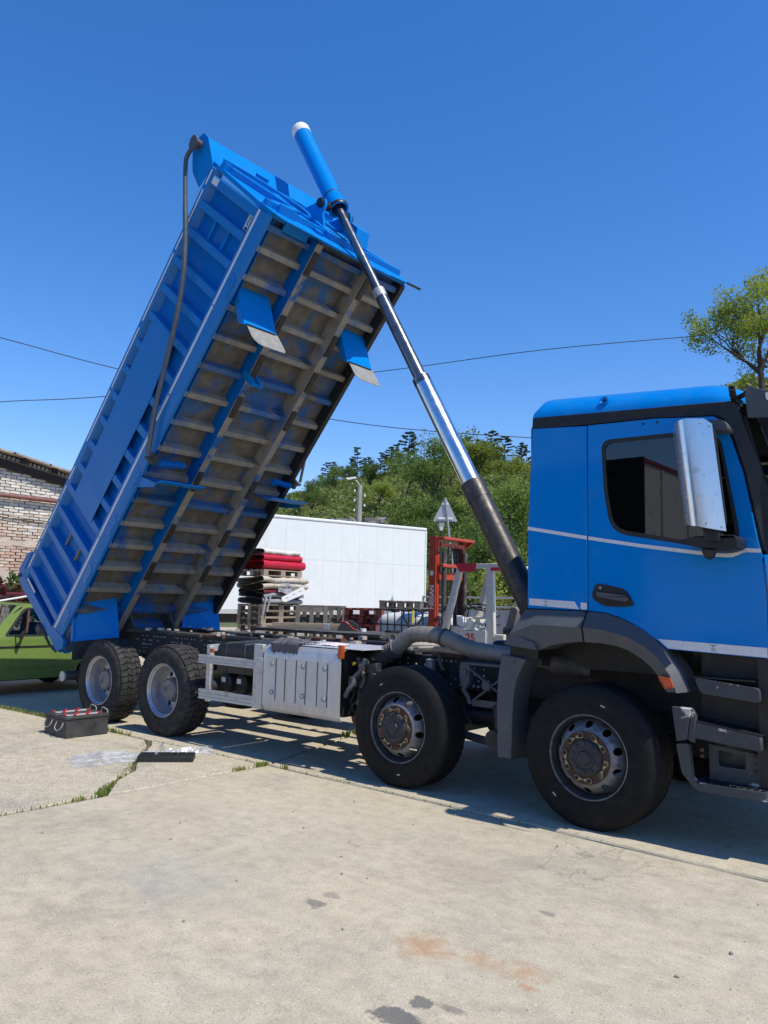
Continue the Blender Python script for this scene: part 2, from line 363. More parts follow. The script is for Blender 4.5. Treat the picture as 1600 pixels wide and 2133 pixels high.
# ---------------------------------------------------------------- mesh helpers
def frame(z):
    z = Vector(z).normalized()
    x = z.orthogonal().normalized()
    return Matrix((x, z.cross(x), z)).transposed()
class MB:
    """collects shapes; build() links them as one mesh object"""
    def __init__(s, M=None): s.v = []; s.f = []; s.M = M
    def add(s, vs, fs):
        o = len(s.v)
        if s.M is not None: vs = [tuple(s.M @ Vector(v)) for v in vs]
        s.v.extend(vs); s.f.extend([tuple(i+o for i in f) for f in fs]); return s
    def box(s, x0, x1, y0, y1, z0, z1):
        return s.add([(x0,y0,z0),(x1,y0,z0),(x1,y1,z0),(x0,y1,z0),(x0,y0,z1),(x1,y0,z1),(x1,y1,z1),(x0,y1,z1)],
                     [(0,3,2,1),(4,5,6,7),(0,1,5,4),(1,2,6,5),(2,3,7,6),(3,0,4,7)])
    def cbox(s, c, d, rot=None):
        vs = [Vector((sx*d[0]/2, sy*d[1]/2, sz*d[2]/2)) for sz in (-1,1) for sx, sy in ((-1,-1),(1,-1),(1,1),(-1,1))]
        if rot is not None: vs = [rot @ v for v in vs]
        return s.add([tuple(v+Vector(c)) for v in vs], [(0,3,2,1),(4,5,6,7),(0,1,5,4),(1,2,6,5),(2,3,7,6),(3,0,4,7)])
    def hexa(s, a):  # eight corners: bottom four, top four
        return s.add([tuple(p) for p in a], [(0,3,2,1),(4,5,6,7),(0,1,5,4),(1,2,6,5),(2,3,7,6),(3,0,4,7)])
    def bar(s, p0, p1, w, h, up=(0,0,1)):
        p0, p1 = Vector(p0), Vector(p1); z = (p1-p0).normalized(); x = z.cross(Vector(up))
        if x.length < 1e-4: x = z.orthogonal()
        x.normalize(); y = x.cross(z)
        q = [p + x*a*w/2 + y*b*h/2 for p in (p0, p1) for a, b in ((-1,-1),(1,-1),(1,1),(-1,1))]
        return s.hexa(q)
    def cyl(s, p0, p1, r0, r1=None, seg=16, caps=True):
        r1 = r0 if r1 is None else r1
        p0, p1 = Vector(p0), Vector(p1); F = frame(p1-p0)
        vs = [tuple(p + F @ Vector((math.cos(2*math.pi*i/seg)*r, math.sin(2*math.pi*i/seg)*r, 0))) for p, r in ((p0,r0),(p1,r1)) for i in range(seg)]
        fs = [(i,(i+1)%seg,seg+(i+1)%seg,seg+i) for i in range(seg)]
        if caps: fs += [tuple(range(seg))[::-1], tuple(range(seg,2*seg))]
        return s.add(vs, fs)
    def tube(s, pts, r, seg=8, closed=False, caps=True):
        pts = [Vector(p) for p in pts]; n = len(pts)
        rs = r if hasattr(r, '__len__') else [r]*n
        vs = []; x = None
        for i, p in enumerate(pts):
            a = pts[(i-1) % n] if (closed or i > 0) else p
            b = pts[(i+1) % n] if (closed or i < n-1) else p
            t = (b-a).normalized()
            if x is None: x = t.orthogonal().normalized()
            x = (x - t*x.dot(t)).normalized(); y = t.cross(x)
            vs += [tuple(p + (x*math.cos(2*math.pi*k/seg)+y*math.sin(2*math.pi*k/seg))*rs[i]) for k in range(seg)]
        fs = []
        for i in range(n if closed else n-1):
            j = (i+1) % n
            fs += [(i*seg+k, i*seg+(k+1)%seg, j*seg+(k+1)%seg, j*seg+k) for k in range(seg)]
        if caps and not closed: fs += [tuple(range(seg))[::-1], tuple(range((n-1)*seg, n*seg))]
        return s.add(vs, fs)
    def lathe(s, prof, seg, T, closed=False, wob=None):  # prof: (r, h); T places local Z as the axis
        vs = []; n = len(prof)
        for i in range(seg):
            a = 2*math.pi*i/seg
            for j, (r, h) in enumerate(prof):
                if wob: r, h = wob(r, h, i, j, a)
                vs.append(tuple(T @ Vector((r*math.cos(a), r*math.sin(a), h))))
        fs = []
        for i in range(seg):
            k = (i+1) % seg
            for j in range(n if closed else n-1):
                l = (j+1) % n
                fs.append((i*n+j, k*n+j, k*n+l, i*n+l))
        return s.add(vs, fs)
    def prism(s, poly, d0, d1, plane='xz', holes=()):
        """polygon in a plane pushed from d0 to d1 (d may be a function of the two plane coordinates)"""
        def P(a, b, d):
            d = d(a, b) if callable(d) else d
            return (a, d, b) if plane == 'xz' else (a, b, d) if plane == 'xy' else (d, a, b)
        loops = [list(poly)] + [list(h) for h in holes]
        flat = [p for l in loops for p in l]; n = len(flat)
        tri = tessellate_polygon([[Vector((a, b, 0)) for a, b in l] for l in loops])
        vs = [P(a, b, d0) for a, b in flat] + [P(a, b, d1) for a, b in flat]
        fs = [tuple(t) for t in tri] + [tuple(i+n for i in reversed(t)) for t in tri]
        o = 0
        for l in loops:
            m = len(l)
            fs += [(o+i, o+(i+1)%m, n+o+(i+1)%m, n+o+i) for i in range(m)]
            o += m
        return s.add(vs, fs)
    def grid(s, fn, nu, nv, closed_u=False):
        vs = [tuple(fn(i/(nu if closed_u else nu-1), j/(nv-1))) for i in range(nu) for j in range(nv)]
        fs = [(i*nv+j, ((i+1)%nu)*nv+j, ((i+1)%nu)*nv+j+1, i*nv+j+1) for i in range(nu if closed_u else nu-1) for j in range(nv-1)]
        return s.add(vs, fs)
    def mesh(s, name, smooth=35, fix=True):
        me = bpy.data.meshes.new(name); me.from_pydata(s.v, [], s.f)
        if fix:
            b = bmesh.new(); b.from_mesh(me); bmesh.ops.recalc_face_normals(b, faces=b.faces); b.to_mesh(me); b.free()
        me.validate()
        if smooth:
            me.shade_smooth(); me.set_sharp_from_angle(angle=R(smooth))
        return me
    def build(s, name, m, parent=None, **kw): return obj(name, s.mesh(name, kw.pop('smooth', 35)), m, parent, **kw)
def obj(name, me, m, parent=None, bevel=0, loc=None, label=None, kind=None):
    if m is not None and not me.materials: me.materials.append(MT[m] if isinstance(m, str) else m)
    o = bpy.data.objects.new(name, me); COL.objects.link(o)
    if parent is not None:
        o.parent = parent
        if parent.type == 'EMPTY' and parent.get('_w'): o.location = -Vector(parent.location)
    if loc is not None: o.location = loc
    if bevel:
        b = o.modifiers.new('bevel', 'BEVEL'); b.width = bevel; b.segments = 2; b.limit_method = 'ANGLE'; b.angle_limit = R(40)
        b.harden_normals = False
    if label: o['label'] = label
    if kind: o['kind'] = kind
    return o
def tag(o, label, cat, group=None):
    o['label'] = label; o['category'] = cat
    if group: o['group'] = group
    return o
def thing(name, label, cat, loc=(0,0,0), rot=0, group=None, world=True):
    """Empty at a thing's base; world=True: its parts are given in world coordinates"""
    e = bpy.data.objects.new(name, None); COL.objects.link(e)
    e.location = loc; e.rotation_euler = (0, 0, rot); e.empty_display_size = .2
    if world: e['_w'] = 1
    return tag(e, label, cat, group)
def dup(root, loc, rot, label=None, scale=None, euler=None):
    r = root.copy(); COL.objects.link(r); r.location = loc
    r.rotation_euler = euler if euler else (0, 0, rot)
    if label: r['label'] = label
    if scale is not None: r.scale = scale if hasattr(scale, '__len__') else (scale,)*3
    for ch in list(root.children):
        c = ch.copy(); COL.objects.link(c); c.parent = r
        for g in list(ch.children):
            d = g.copy(); COL.objects.link(d); d.parent = c
    return r
def struct(name, mb, m, **kw):
    return mb.build(name, m, kind='structure', **kw)
def text(name, body, size, M, m, parent=None, bold=0, align='CENTER', extrude=.0008):
    cu = bpy.data.curves.new(name, 'FONT'); cu.body = body; cu.size = size; cu.align_x = align; cu.align_y = 'CENTER'
    cu.extrude = extrude; cu.offset = bold
    o = bpy.data.objects.new(name, cu); COL.objects.link(o)
    me = bpy.data.meshes.new_from_object(o.evaluated_get(bpy.context.evaluated_depsgraph_get()))
    bpy.data.objects.remove(o); bpy.data.curves.remove(cu)
    me.transform(M); me.materials.clear()
    return obj(name, me, m, parent)
def basis(x, y, z, o):
    return Matrix(((x[0],y[0],z[0],o[0]),(x[1],y[1],z[1],o[1]),(x[2],y[2],z[2],o[2]),(0,0,0,1)))
def arc(cx, cz, r, a0, a1, n): return [(cx+r*math.cos(R(a0+(a1-a0)*i/(n-1))), cz+r*math.sin(R(a0+(a1-a0)*i/(n-1)))) for i in range(n)]
def rounded(pts, rad, n=5):
    """rounds the corners of a polygon"""
    out = []; m = len(pts)
    for i in range(m):
        p0, p, p1 = Vector(pts[i-1]), Vector(pts[i]), Vector(pts[(i+1) % m])
        r = rad[i] if hasattr(rad, '__len__') else rad
        a = p + (p0-p).normalized()*min(r, (p0-p).length*.48); b = p + (p1-p).normalized()*min(r, (p1-p).length*.48)
        for k in range(n):
            t = k/(n-1); out.append(tuple((1-t)**2*a + 2*t*(1-t)*p + t*t*b))
    return out
def smoothpath(pts, n=8):
    P = [Vector(p) for p in pts]; out = []
    for i in range(len(P)-1):
        a, b, c, d = P[max(i-1, 0)], P[i], P[i+1], P[min(i+2, len(P)-1)]
        for k in range(n):
            t = k/n; out.append(.5*((2*b)+(c-a)*t+(2*a-5*b+4*c-d)*t*t+(3*b-a-3*c+d)*t**3))
    out.append(P[-1]); return out

# ---------------------------------------------------------------- ground and concrete slabs
g = MB(); g.add([(-900,-900,-.16),(900,-900,-.16),(900,900,-.16),(-900,900,-.16)], [(0,1,2,3)])
struct('ground', g, 'dirt')
pav = struct('concrete_yard', MB().box(-40, 12, -14, 34, -.155, -.03), 'joint_dirt')
def wiggle(a, b, amp=.012, step=.12):
    a, b = Vector(a), Vector(b); d = b-a; n = max(2, int(d.length/step)); nn = Vector((-d.y, d.x)).normalized()
    return [tuple(a+d*i/n + nn*(noise.noise(Vector((a.x*3+i*.37, a.y*2, 3.1)))*amp*(0 < i))) for i in range(n)]
def slab(loop, m, dz=0):
    """loop of corners; crumbly edges"""
    pts = []
    for i in range(len(loop)): pts += wiggle(loop[i], loop[(i+1) % len(loop)])
    n = len(pts); c = Vector((sum(p[0] for p in pts)/n, sum(p[1] for p in pts)/n))
    mb = MB(); tri = tessellate_polygon([[Vector((a, b, 0)) for a, b in pts]])
    inner = []
    for i in range(n):
        p0, p, p1 = Vector(pts[i-1]), Vector(pts[i]), Vector(pts[(i+1) % n])
        t = (p1-p0).normalized(); inner.append(p+Vector((-t.y, t.x))*(.007+.006*random.random()))
    vs = [(p.x, p.y, dz) for p in inner] + [(a, b, dz-.012) for a, b in pts] + [(a, b, -.11) for a, b in pts]
    fs = [tuple(q) for q in tri]
    fs += [(i, n+i, n+(i+1)%n, (i+1)%n) for i in range(n)] + [(n+i, 2*n+i, 2*n+(i+1)%n, n+(i+1)%n) for i in range(n)]
    mb.add(vs, fs)
    return mb.build('slab', m, pav, smooth=0)
J = .016
slab([(-3.215,-13.8),(11.5,-13.8),(11.5,-.20-J),(1.2,-.205-J),(-.35,-.165-J),(-3.2,-.155-J)], 'concrete')
slab([(-3.2,-.155+J),(-.35,-.165+J),(1.2,-.205+J),(11.5,-.20+J),(11.5,7.0),(-4.75,7.0),(-3.85,2.0)], 'concrete', .004)
crack = [(-3.25,-1.86),(-3.62,-1.55),(-3.85,-1.22),(-4.14,-1.02),(-4.5,-.70),(-4.8,-.42),(-5.1,-.245)]
slab([(-9.8,-13.8),(-3.245,-13.8)]+[(x-.012,y-.012) for x, y in crack]+[(-9.8,-.33)], 'concrete_coarse', .002)
slab([(x+.02,y+.016) for x, y in crack[::-1]][0:0]+[(-3.235,-1.83),(-3.235,-.19),(-5.03,-.225)]+[(x+.022,y+.018) for x, y in crack[::-1]][1:-1], 'concrete_coarse', .003)
slab([(-9.8,-.29),(-5.1,-.21),(-3.235,-.155),(-3.89,2.0),(-4.79,7.0),(-9.8,7.0)], 'concrete_coarse', 0)
slab([(-40,-13.8),(-9.84,-13.8),(-9.84,6.98),(-40,6.98)], 'concrete_coarse', .002)
slab([(-40,7.04),(-4.8,7.04),(-8.6,33),(-40,33)], 'concrete_coarse', 0)
slab([(-4.76,7.04),(11.5,7.04),(11.5,33),(-8.55,33)], 'concrete', .003)

# ================================================================ TIPPER TRUCK
TL = Vector((-3.2, 1.21, 0))
truck = thing('tipper_truck', 'blue four-axle tipper truck with its dump body raised on a hydraulic ram', 'truck', TL)

# ---- wheels (local: axis +Z outward, flange plane at 0)
HUB = .51
I4 = Matrix.Identity(4)
def disc_with_holes(mb, hfun, r0, r1, nh, rc, rr, ta, n=24, off=0):
    for k in range(nh):
        a0 = 2*math.pi*(k+off)/nh; da = math.pi/nh
        outer = []; inner = []
        for i in range(n):
            t = 2*math.pi*i/n; cx, cy = math.cos(t), math.sin(t)
            s = 1/max(abs(cx), abs(cy)); bx, by = cx*s, cy*s
            outer.append((a0+bx*da, (r0+r1)/2+by*(r1-r0)/2)); inner.append((a0+cx*ta, rc+cy*rr))
        inn2 = [(a, r, -.012) for a, r in inner]
        P = lambda a, r, d=0: (r*math.cos(a), r*math.sin(a), hfun(r)+d)
        vs = [P(*q) for q in outer]+[P(*q) for q in inner]+[P(*q) for q in inn2]
        fs = [(i, (i+1)%n, n+(i+1)%n, n+i) for i in range(n)]+[(n+i, n+(i+1)%n, 2*n+(i+1)%n, 2*n+i) for i in range(n)]
        mb.add(vs, fs)
def front_tyre():
    mb = MB()
    prof = [(.292,-.012),(.300,.002),(.330,.010),(.345,.0125),(.350,.010),(.39,.016),(.44,.014),(.478,.002),(.497,-.012),(.505,-.018),(.514,-.03)]
    edges = [-.03,-.075,-.083,-.128,-.136,-.170,-.178,-.223,-.231,-.276]
    tr0 = len(prof)
    for i in range(0, len(edges)):
        gro = .011
        if i == 0: continue
        if i % 2 == 1: prof += [(.5165,edges[i]),(.5165-gro,edges[i]-.001)]
        else: prof += [(.5165-gro,edges[i]+.001),(.5165,edges[i])]
    tr1 = len(prof)-1
    prof += [(.505,-.288),(.497,-.294),(.44,-.318),(.39,-.32),(.33,-.314),(.292,-.296)]
    def wob(r, h, i, j, a):
        if tr0 <= j < tr1: h += .0055*(1 if (i//2) % 2 else -1)
        return r, h
    mb.lathe(prof, 192, I4, False, wob)
    return mb.mesh('tyre', 40)
def rear_tyre():
    mb = MB()
    prof = [(.292,-.012),(.300,.002),(.330,.010),(.345,.0125),(.350,.010),(.40,.014),(.45,.010),(.482,-.006),(.498,-.02),(.5035,-.10),(.505,-.15),(.5035,-.2),(.498,-.28),(.482,-.294),(.45,-.31),(.39,-.315),(.33,-.31),(.292,-.29)]
    mb.lathe(prof, 72, I4)
    N = 42
    for k in range(N):
        for (h0, h1, ph, wd, sk) in ((-.006,-.088,0,.88,.25),(-.093,-.147,.45,.90,-.35),(-.152,-.207,.0,.90,.35),(-.212,-.294,.5,.88,-.25)):
            a0 = 2*math.pi*(k+ph)/N; w = 2*math.pi/N*wd
            q = []
            for rr in (.49, .5185):
                for (h, sg) in ((h0, 1), (h1, -1)):
                    for s in ((0, 1) if sg > 0 else (1, 0)):
                        a = a0+w*s+sk*w*(0 if sg > 0 else 1)
                        r2 = rr-(.012 if (h in (-.006, -.294) and rr > .5) else 0)
                        a += (.06*w if rr > .5 else 0)*(1 if s == 0 else -1)
                        q.append((r2*math.cos(a), r2*math.sin(a), h))
            mb.hexa(q)
    return mb.mesh('tyre', 40)
def front_wheel():
    mb = MB()
    hf = lambda r: .028-.095*max(0, (r-.195)/.068)**1.5
    mb.lathe([(.300,-.012),(.3015,.004),(.296,.006),(.291,.000),(.2895,-.008)], 72, I4)
    disc_with_holes(mb, hf, .192, .2645, 10, .231, .0225, .12, 24, .3)
    mb.lathe([(.192,.028),(.188,.031),(.10,.031)], 72, I4)
    w = obj('wheel', mb.mesh('wheel', 35), 'rim_grey')
    MB().lathe([(.2895,-.0085),(.287,-.02),(.274,-.035),(.268,-.075),(.266,-.13)], 72, I4).build('rim_barrel', 'hub_dark', w)  # shade of the deep recess put into a darker barrel colour
    obj('tyre', front_tyre(), 'tyre', w)
    for a in (1.15, 3.9):
        MB().cbox((.392*math.cos(a), .392*math.sin(a), .0165), (.006,.034,.0012), Matrix.Rotation(a,3,'Z')).build('tyre_mark', 'tape', w)
    for k in range(26):
        a = .35+k*.038 if k < 13 else 3.3+(k-13)*.038
        MB().cbox((.437*math.cos(a), .437*math.sin(a), .0145), (.020 if k % 4 else .012,.009,.002), Matrix.Rotation(a,3,'Z')).build('tyre_lettering', 'tyre', w)
    ring = MB().lathe([(.187,.033),(.186,.036),(.128,.036),(.127,.033)], 60, I4); ring.build('hub_ring', 'hub_rust', w)
    h = MB().lathe([(.128,.036),(.127,.05),(.118,.058),(.085,.060),(.075,.052),(.055,.054),(.045,.07),(.0,.072)], 48, I4)
    for k in range(10):
        a = 2*math.pi*k/10+.2; h.cyl((.1*math.cos(a),.1*math.sin(a),.05),(.1*math.cos(a),.1*math.sin(a),.068),.013,.011,10)
    h.build('hub_cap', 'hub_dark', w)
    nm = MB().cyl((0,0,.034),(0,0,.064),.0165,.0155,6).cyl((0,0,.064),(0,0,.074),.0095,.009,10).mesh('lug_nut', 30); nm.materials.append(MT['hub_rust'])
    im = None
    for k in range(5):
        a = 2*math.pi*k/5+.42; b = a+2*math.pi/10
        pa, pb = Vector((math.cos(a), math.sin(a), 0))*.159, Vector((math.cos(b), math.sin(b), 0))*.159
        for p in (pa, pb):
            n_ = obj('lug_nut', nm, None, w); n_.location = (p.x, p.y, .003)
        m = MB(); d = (pb-pa).normalized(); e = Vector((-d.y, d.x, 0)); mid = (pa+pb)/2
        for p, s in ((pa, 1), (pb, -1)):
            c = [p+Vector((math.cos(q), math.sin(q), 0))*.021 for q in [i*math.pi/8 for i in range(16)]]
            ci = [p+Vector((math.cos(q), math.sin(q), 0))*.0165 for q in [i*math.pi/8 for i in range(16)]]
            m.add([tuple(v+Vector((0,0,.047))) for v in c]+[tuple(v+Vector((0,0,.047))) for v in ci], [(i,(i+1)%16,16+(i+1)%16,16+i) for i in range(16)])
            t1, t2 = p+d*s*.009+e*.0175, p+d*s*.009-e*.0175; tip = mid
            m.add([(t1.x,t1.y,.048),(t2.x,t2.y,.048),(tip.x,tip.y,.048),(p.x+d.x*s*.019,p.y+d.y*s*.019,.048)], [(0,3,2),(3,1,2)])
        m.build('nut_indicator', 'nut_yellow', w, smooth=0)
    return w
def rear_wheel():
    mb = MB()
    hf = lambda r: -.155-.02*max(0, (r-.2)/.05)
    mb.lathe([(.300,-.012),(.3015,.004),(.296,.006),(.290,.000),(.286,-.02),(.272,-.03),(.268,-.06),(.262,-.075),(.258,-.12),(.250,-.15),(.246,-.172)], 72, I4)
    disc_with_holes(mb, hf, .115, .246, 8, .178, .029, .17, 24, .2)
    w = obj('wheel', mb.mesh('wheel', 35), 'rim_alu')
    obj('tyre', rear_tyre(), 'tyre_dusty', w)
    h = MB().lathe([(.14,-.155),(.138,-.12),(.125,-.09),(.11,-.075),(.0,-.07)], 40, I4)
    for k in range(10):
        a = 2*math.pi*k/10; h.cyl((.127*math.cos(a),.127*math.sin(a),-.12),(.127*math.cos(a),.127*math.sin(a),-.085),.012,.011,6)
    h.build('hub_cap', 'rim_grey', w)
    # inner tyre of the pair
    o = obj('inner_tyre', w.children[0].data, None, w); o.location = (0, 0, -.345); o.rotation_euler = (0, 0, .5)
    return w
def place(w, x, y, far, spin):
    w.parent = truck; w.location = Vector((x, y, HUB))-TL
    w.rotation_mode = 'QUATERNION'
    w.rotation_quaternion = (Matrix.Rotation(R(-90 if far else 90), 4, 'X') @ Matrix.Rotation(spin, 4, 'Z')).to_quaternion()
def copy_part(w):
    c = w.copy(); COL.objects.link(c)
    for k in list(w.children):
        d = k.copy(); COL.objects.link(d); d.parent = c
    return c
AX = [0.0, -1.757, -5.203, -6.56]
fw = front_wheel(); rw = rear_wheel()
place(fw, AX[0], 0, False, .1); fw2 = copy_part(fw); place(fw2, AX[1], 0, False, .9)
for x in AX[:2]: place(copy_part(fw), x, 2.42, True, .3)
place(rw, AX[2], 0, False, .2); place(copy_part(rw), AX[3], 0, False, .75)
for x in AX[2:]: place(copy_part(rw), x, 2.42, True, .4)

# ---- chassis
fr = MB()
for y0, s in ((.79, 1), (1.63, -1)):
    fr.box(-7.55, 1.25, min(y0, y0+s*.009), max(y0, y0+s*.009), .79, 1.075)
    for z in (.79, 1.066): fr.box(-7.55, 1.25, min(y0, y0+s*.075)+.001, max(y0, y0+s*.075)-.001, z+.0005, z+.0085)
for x in (-7.5, -6.9, -5.9, -4.6, -3.3, -2.5, -1.0, .3): fr.box(x-.05, x+.05, .8, 1.62, .84, 1.03)
chassis = fr.build('chassis_frame', 'steel_black', truck)
bl = MB()
for x0 in np.arange(-7.0, -.95, .052):
    for z, pr in ((1.04, .8), (.985, .5), (.93, .35), (.88, .4), (.83, .3)):
        if random.random() < pr*.72 and not (-3.4 < x0 < -2.5 and random.random() < .5):
            for y0 in (.79, 1.63):
                if y0 > 1 and random.random() < .6: continue
                bl.cyl((x0, y0, z), (x0, y0-(.008 if random.random() < .7 else .02), z), .0085 if random.random() < .8 else .013, None, 6)
bl.build('pale_stud_rows', 'alu_dull', chassis, kind='stuff', smooth=0)  # small pale studs scattered in rows along the rails
for i, (x0, x1) in enumerate(((-7.2,-6.75),(-6.7,-6.2),(-6.15,-5.55),(-5.5,-5.1),(-5.05,-4.5),(-4.4,-3.9),(-3.5,-3.05),(-2.75,-2.15),(-1.95,-1.6))):
    for y0 in (.80, 1.62):
        p = MB(); p.prism(rounded([(y0-.055,1.079),(y0+.055,1.079),(y0+.055,1.125),(y0-.055,1.125)], [.004,.004,.03,.03], 4), x0, x1, 'yz')
        p.build('frame_pad', ('steel_dusty', 'rust_brown', 'steel_black', 'steel_black', 'steel_dusty')[(i*2+(y0 > 1)) % 5], truck)
d = MB()
for i in range(46):
    x0 = random.uniform(-7, -2); y0 = random.choice((.8, 1.62))+random.uniform(-.05, .05); r0 = random.uniform(.015, .045)
    d.cbox((x0, y0, 1.128+random.uniform(0, .02)), (r0*2, r0*1.6, r0), Matrix.Rotation(random.random()*3, 3, 'Z'))
d.build('dried_mud', 'beige_tarp', truck, kind='stuff')
cross = MB()
for x in (-6.95, -5.85, -4.4): cross.tube([(x, .9, 1.05), (x+.02, 1.2, 1.09), (x, 1.55, 1.05)], .035, 8)
cross.box(-7.1, -3.0, 1.12, 1.30, .80, .90)
cross.build('cross_tube', 'steel_dusty', truck)
# axles, drive shaft, suspension
for i, x in enumerate(AX):
    a = MB(); a.cyl((x, .25, HUB), (x, 2.17, HUB), .075, None, 14)
    if i > 1:
        a.cyl((x-.18, 1.21, HUB), (x+.18, 1.21, HUB), .22, .2, 16); a.cyl((x, .95, HUB), (x, 1.47, HUB), .16, None, 16)
    else: a.box(x-.07, x+.07, .35, 2.07, HUB-.13, HUB-.03)
    for y0 in (.4, 2.02): a.cyl((x, y0-.09, HUB), (x, y0+.09, HUB), .17, None, 16)
    a.build('axle', 'steel_black', truck)
for x0, x1 in ((-.75, .75), (-2.5, -1.0), (-6.75, -5.0)):
    for y0 in (.72, 1.62):
        s = MB()
        for k in range(4):
            n = 9; L = (x1-x0)*(1-.16*k)/2; cx = (x0+x1)/2
            s.add([(cx-L+2*L*i/(n-1), y0+q, .78-.028*k-.14*(1-((i/(n-1)*2-1)**2)*(1-.1*k))+w) for w in (0, -.022) for q in (0, .08) for i in range(n)],
                  [(i, i+1, n+i+1, n+i) for i in range(n-1)]+[(2*n+i, 3*n+i, 3*n+i+1, 2*n+i+1) for i in range(n-1)]+[(i, 2*n+i, 2*n+i+1, i+1) for i in range(n-1)]+[(n+i, n+i+1, 3*n+i+1, 3*n+i) for i in range(n-1)])
        s.build('leaf_spring', 'steel_black', truck)
MB().cyl((-5.0, 1.21, .6), (-1.1, 1.21, .82), .055, None, 14).build('drive_shaft', 'steel_dusty', truck)
MB().box(-1.4, .9, .92, 1.5, .45, 1.25).cyl((-1.9, 1.21, .75), (-1.4, 1.21, .78), .22, .28, 18).build('gearbox', 'steel_black', truck, bevel=.04)
# steering linkage seen between the front axles
st = MB(); st.tube(smoothpath([(-1.45,.33,.50),(-1.2,.30,.47),(-.98,.28,.46),(-.92,.28,.52),(-.94,.28,.75)], 5), .035, 8)
st.tube([(-1.6,.5,.60),(-.2,.5,.66)], .045, 8); st.tube([(-1.5,.62,.55),(-.3,.6,.50)], .03, 8); st.cyl((-.94,.22,.49),(-.94,.36,.49),.07,None,14)
st.tube([(-1.35,.4,.72),(-1.32,.4,.62),(-1.27,.4,.56)], .02, 8)
st.build('steering_rod', 'steel_black', truck)
br = MB()
X0, X1, Z0, Z1, yb = -1.31, -.80, .745, 1.065, .30
for p0, p1 in (((X0+.10,yb,Z1-.03),(X1,yb,Z0+.04)),((X0+.14,yb,Z0+.03),(X1,yb,Z1-.02))): br.bar(p0, p1, .012, .045, (0,1,0))
br.box(X0, X1, yb-.01, yb+.16, Z1, Z1+.018); br.box(X0+.12, X1, yb-.006, yb+.006, Z0-.02, Z0+.035)
br.cyl((-1.045,yb-.012,.905),(-1.045,yb+.012,.905),.045,None,18)
br.prism(rounded([(X0,Z1),(X0+.10,Z1),(X0+.10,.93),(X0+.06,.86),(X0+.03,.86),(X0,.95)], .02, 3), yb-.02, yb+.03); br.cyl((X0+.05,yb-.035,1.0),(X0+.05,yb,1.0),.03,None,14)
br.tube([(X0+.03,yb-.01,.86),(X0+.08,yb-.01,.80),(X0+.11,yb-.01,.74)], .02, 8)
br.build('cross_bracket', 'plastic', truck)
# rear underrun bar
u = MB().cyl((-7.72, .16, .46), (-7.72, 2.26, .46), .065, None, 18)
for y0 in (.8, 1.6): u.bar((-7.65, y0, .48), (-7.35, y0, .95), .06, .08)
ur = u.build('underrun_bar', 'steel_dusty', truck)
MB().cyl((-7.72, .135, .46), (-7.72, .158, .46), .067, .067, 18).lathe([(.05,.0),(.03,.012),(.0,.014)], 16, Matrix.Translation((-7.72,.135,.46)) @ Matrix.Rotation(R(90),4,'X')).build('end_cap', 'white_tarp', ur)
MB().box(-7.6, -7.52, .8, 1.62, .7, 1.1).build('rear_crossmember', 'steel_black', truck)
tl = MB().box(-7.66, -7.60, .42, .72, .72, .84); tl.build('tail_lamp', 'amber', truck, bevel=.01)

# ---- aluminium side guard, tanks and boxes on the near side
sg = MB()
def crail(x0, x1, z0, z1):
    h = z1-z0
    prof = [(0,0),(0,.22*h),(.008,.26*h),(.008,.40*h),(0,.44*h),(0,.58*h),(.008,.62*h),(.008,.76*h),(0,.80*h),(0,h),(.028,h),(.028,0)]
    sg2 = MB(); sg2.prism([(.0+y, z0+z) for y, z in prof], x0, x1, 'yz'); return sg2
r1 = crail(-4.575, -3.655, .868, .955); guard = r1.build('side_guard', 'alu_dull', truck)
crail(-4.545, -3.655, .488, .592).build('guard_rail', 'alu_dull', guard)
for x0, x1, z0, z1, y0 in ((-4.47,-4.40,.46,1.05,.032),(-3.655,-3.515,.475,.99,-.004),(-3.67,-3.535,.99,1.118,.01)):
    MB().box(x0, x1, y0, y0+.05, z0, z1).build('guard_post', 'alu_dull', guard, bevel=.006)
for x in (-4.44, -3.60): MB().bar((x, .03, 1.03), (x, .8, 1.06), .05, .07).build('guard_bracket', 'rust_brown' if x > -4 else 'alu_dull', guard)
MB().box(-4.395, -4.335, .012, .03, .985, 1.03).build('side_marker', 'amber', guard, bevel=.005)
tk = MB(); tk.prism(rounded([(.07,.78),(.07,1.095),(.72,1.115),(.72,.78)], [.02,.08,.04,.02], 6), -4.33, -3.70, 'yz')
tank = tk.build('battery_box', 'plastic_black', truck)
for x in (-4.18, -3.88): 
    s = MB(); s.prism(rounded([(.066,.79),(.066,1.1),(.72,1.12),(.72,1.117),(.071,1.09),(.071,.79)], .001, 2), x, x+.006, 'yz'); s.build('seam', 'steel_dusty', tank)
for x in (-4.36, -4.10):
    a = MB().lathe([(0,.0),(.06,.004),(.10,.022),(.118,.06),(.12,.1),(.12,.6),(.1,.65),(0,.66)], 28, Matrix.Translation((x,.20,.66)) @ Matrix.Rotation(R(-90),4,'X'))
    a = a.build('air_reservoir', 'plastic_black', truck)
    MB().box(x-.035, x+.03, .192, .1965, .665, .715).build('label_plate', 'tape', a)
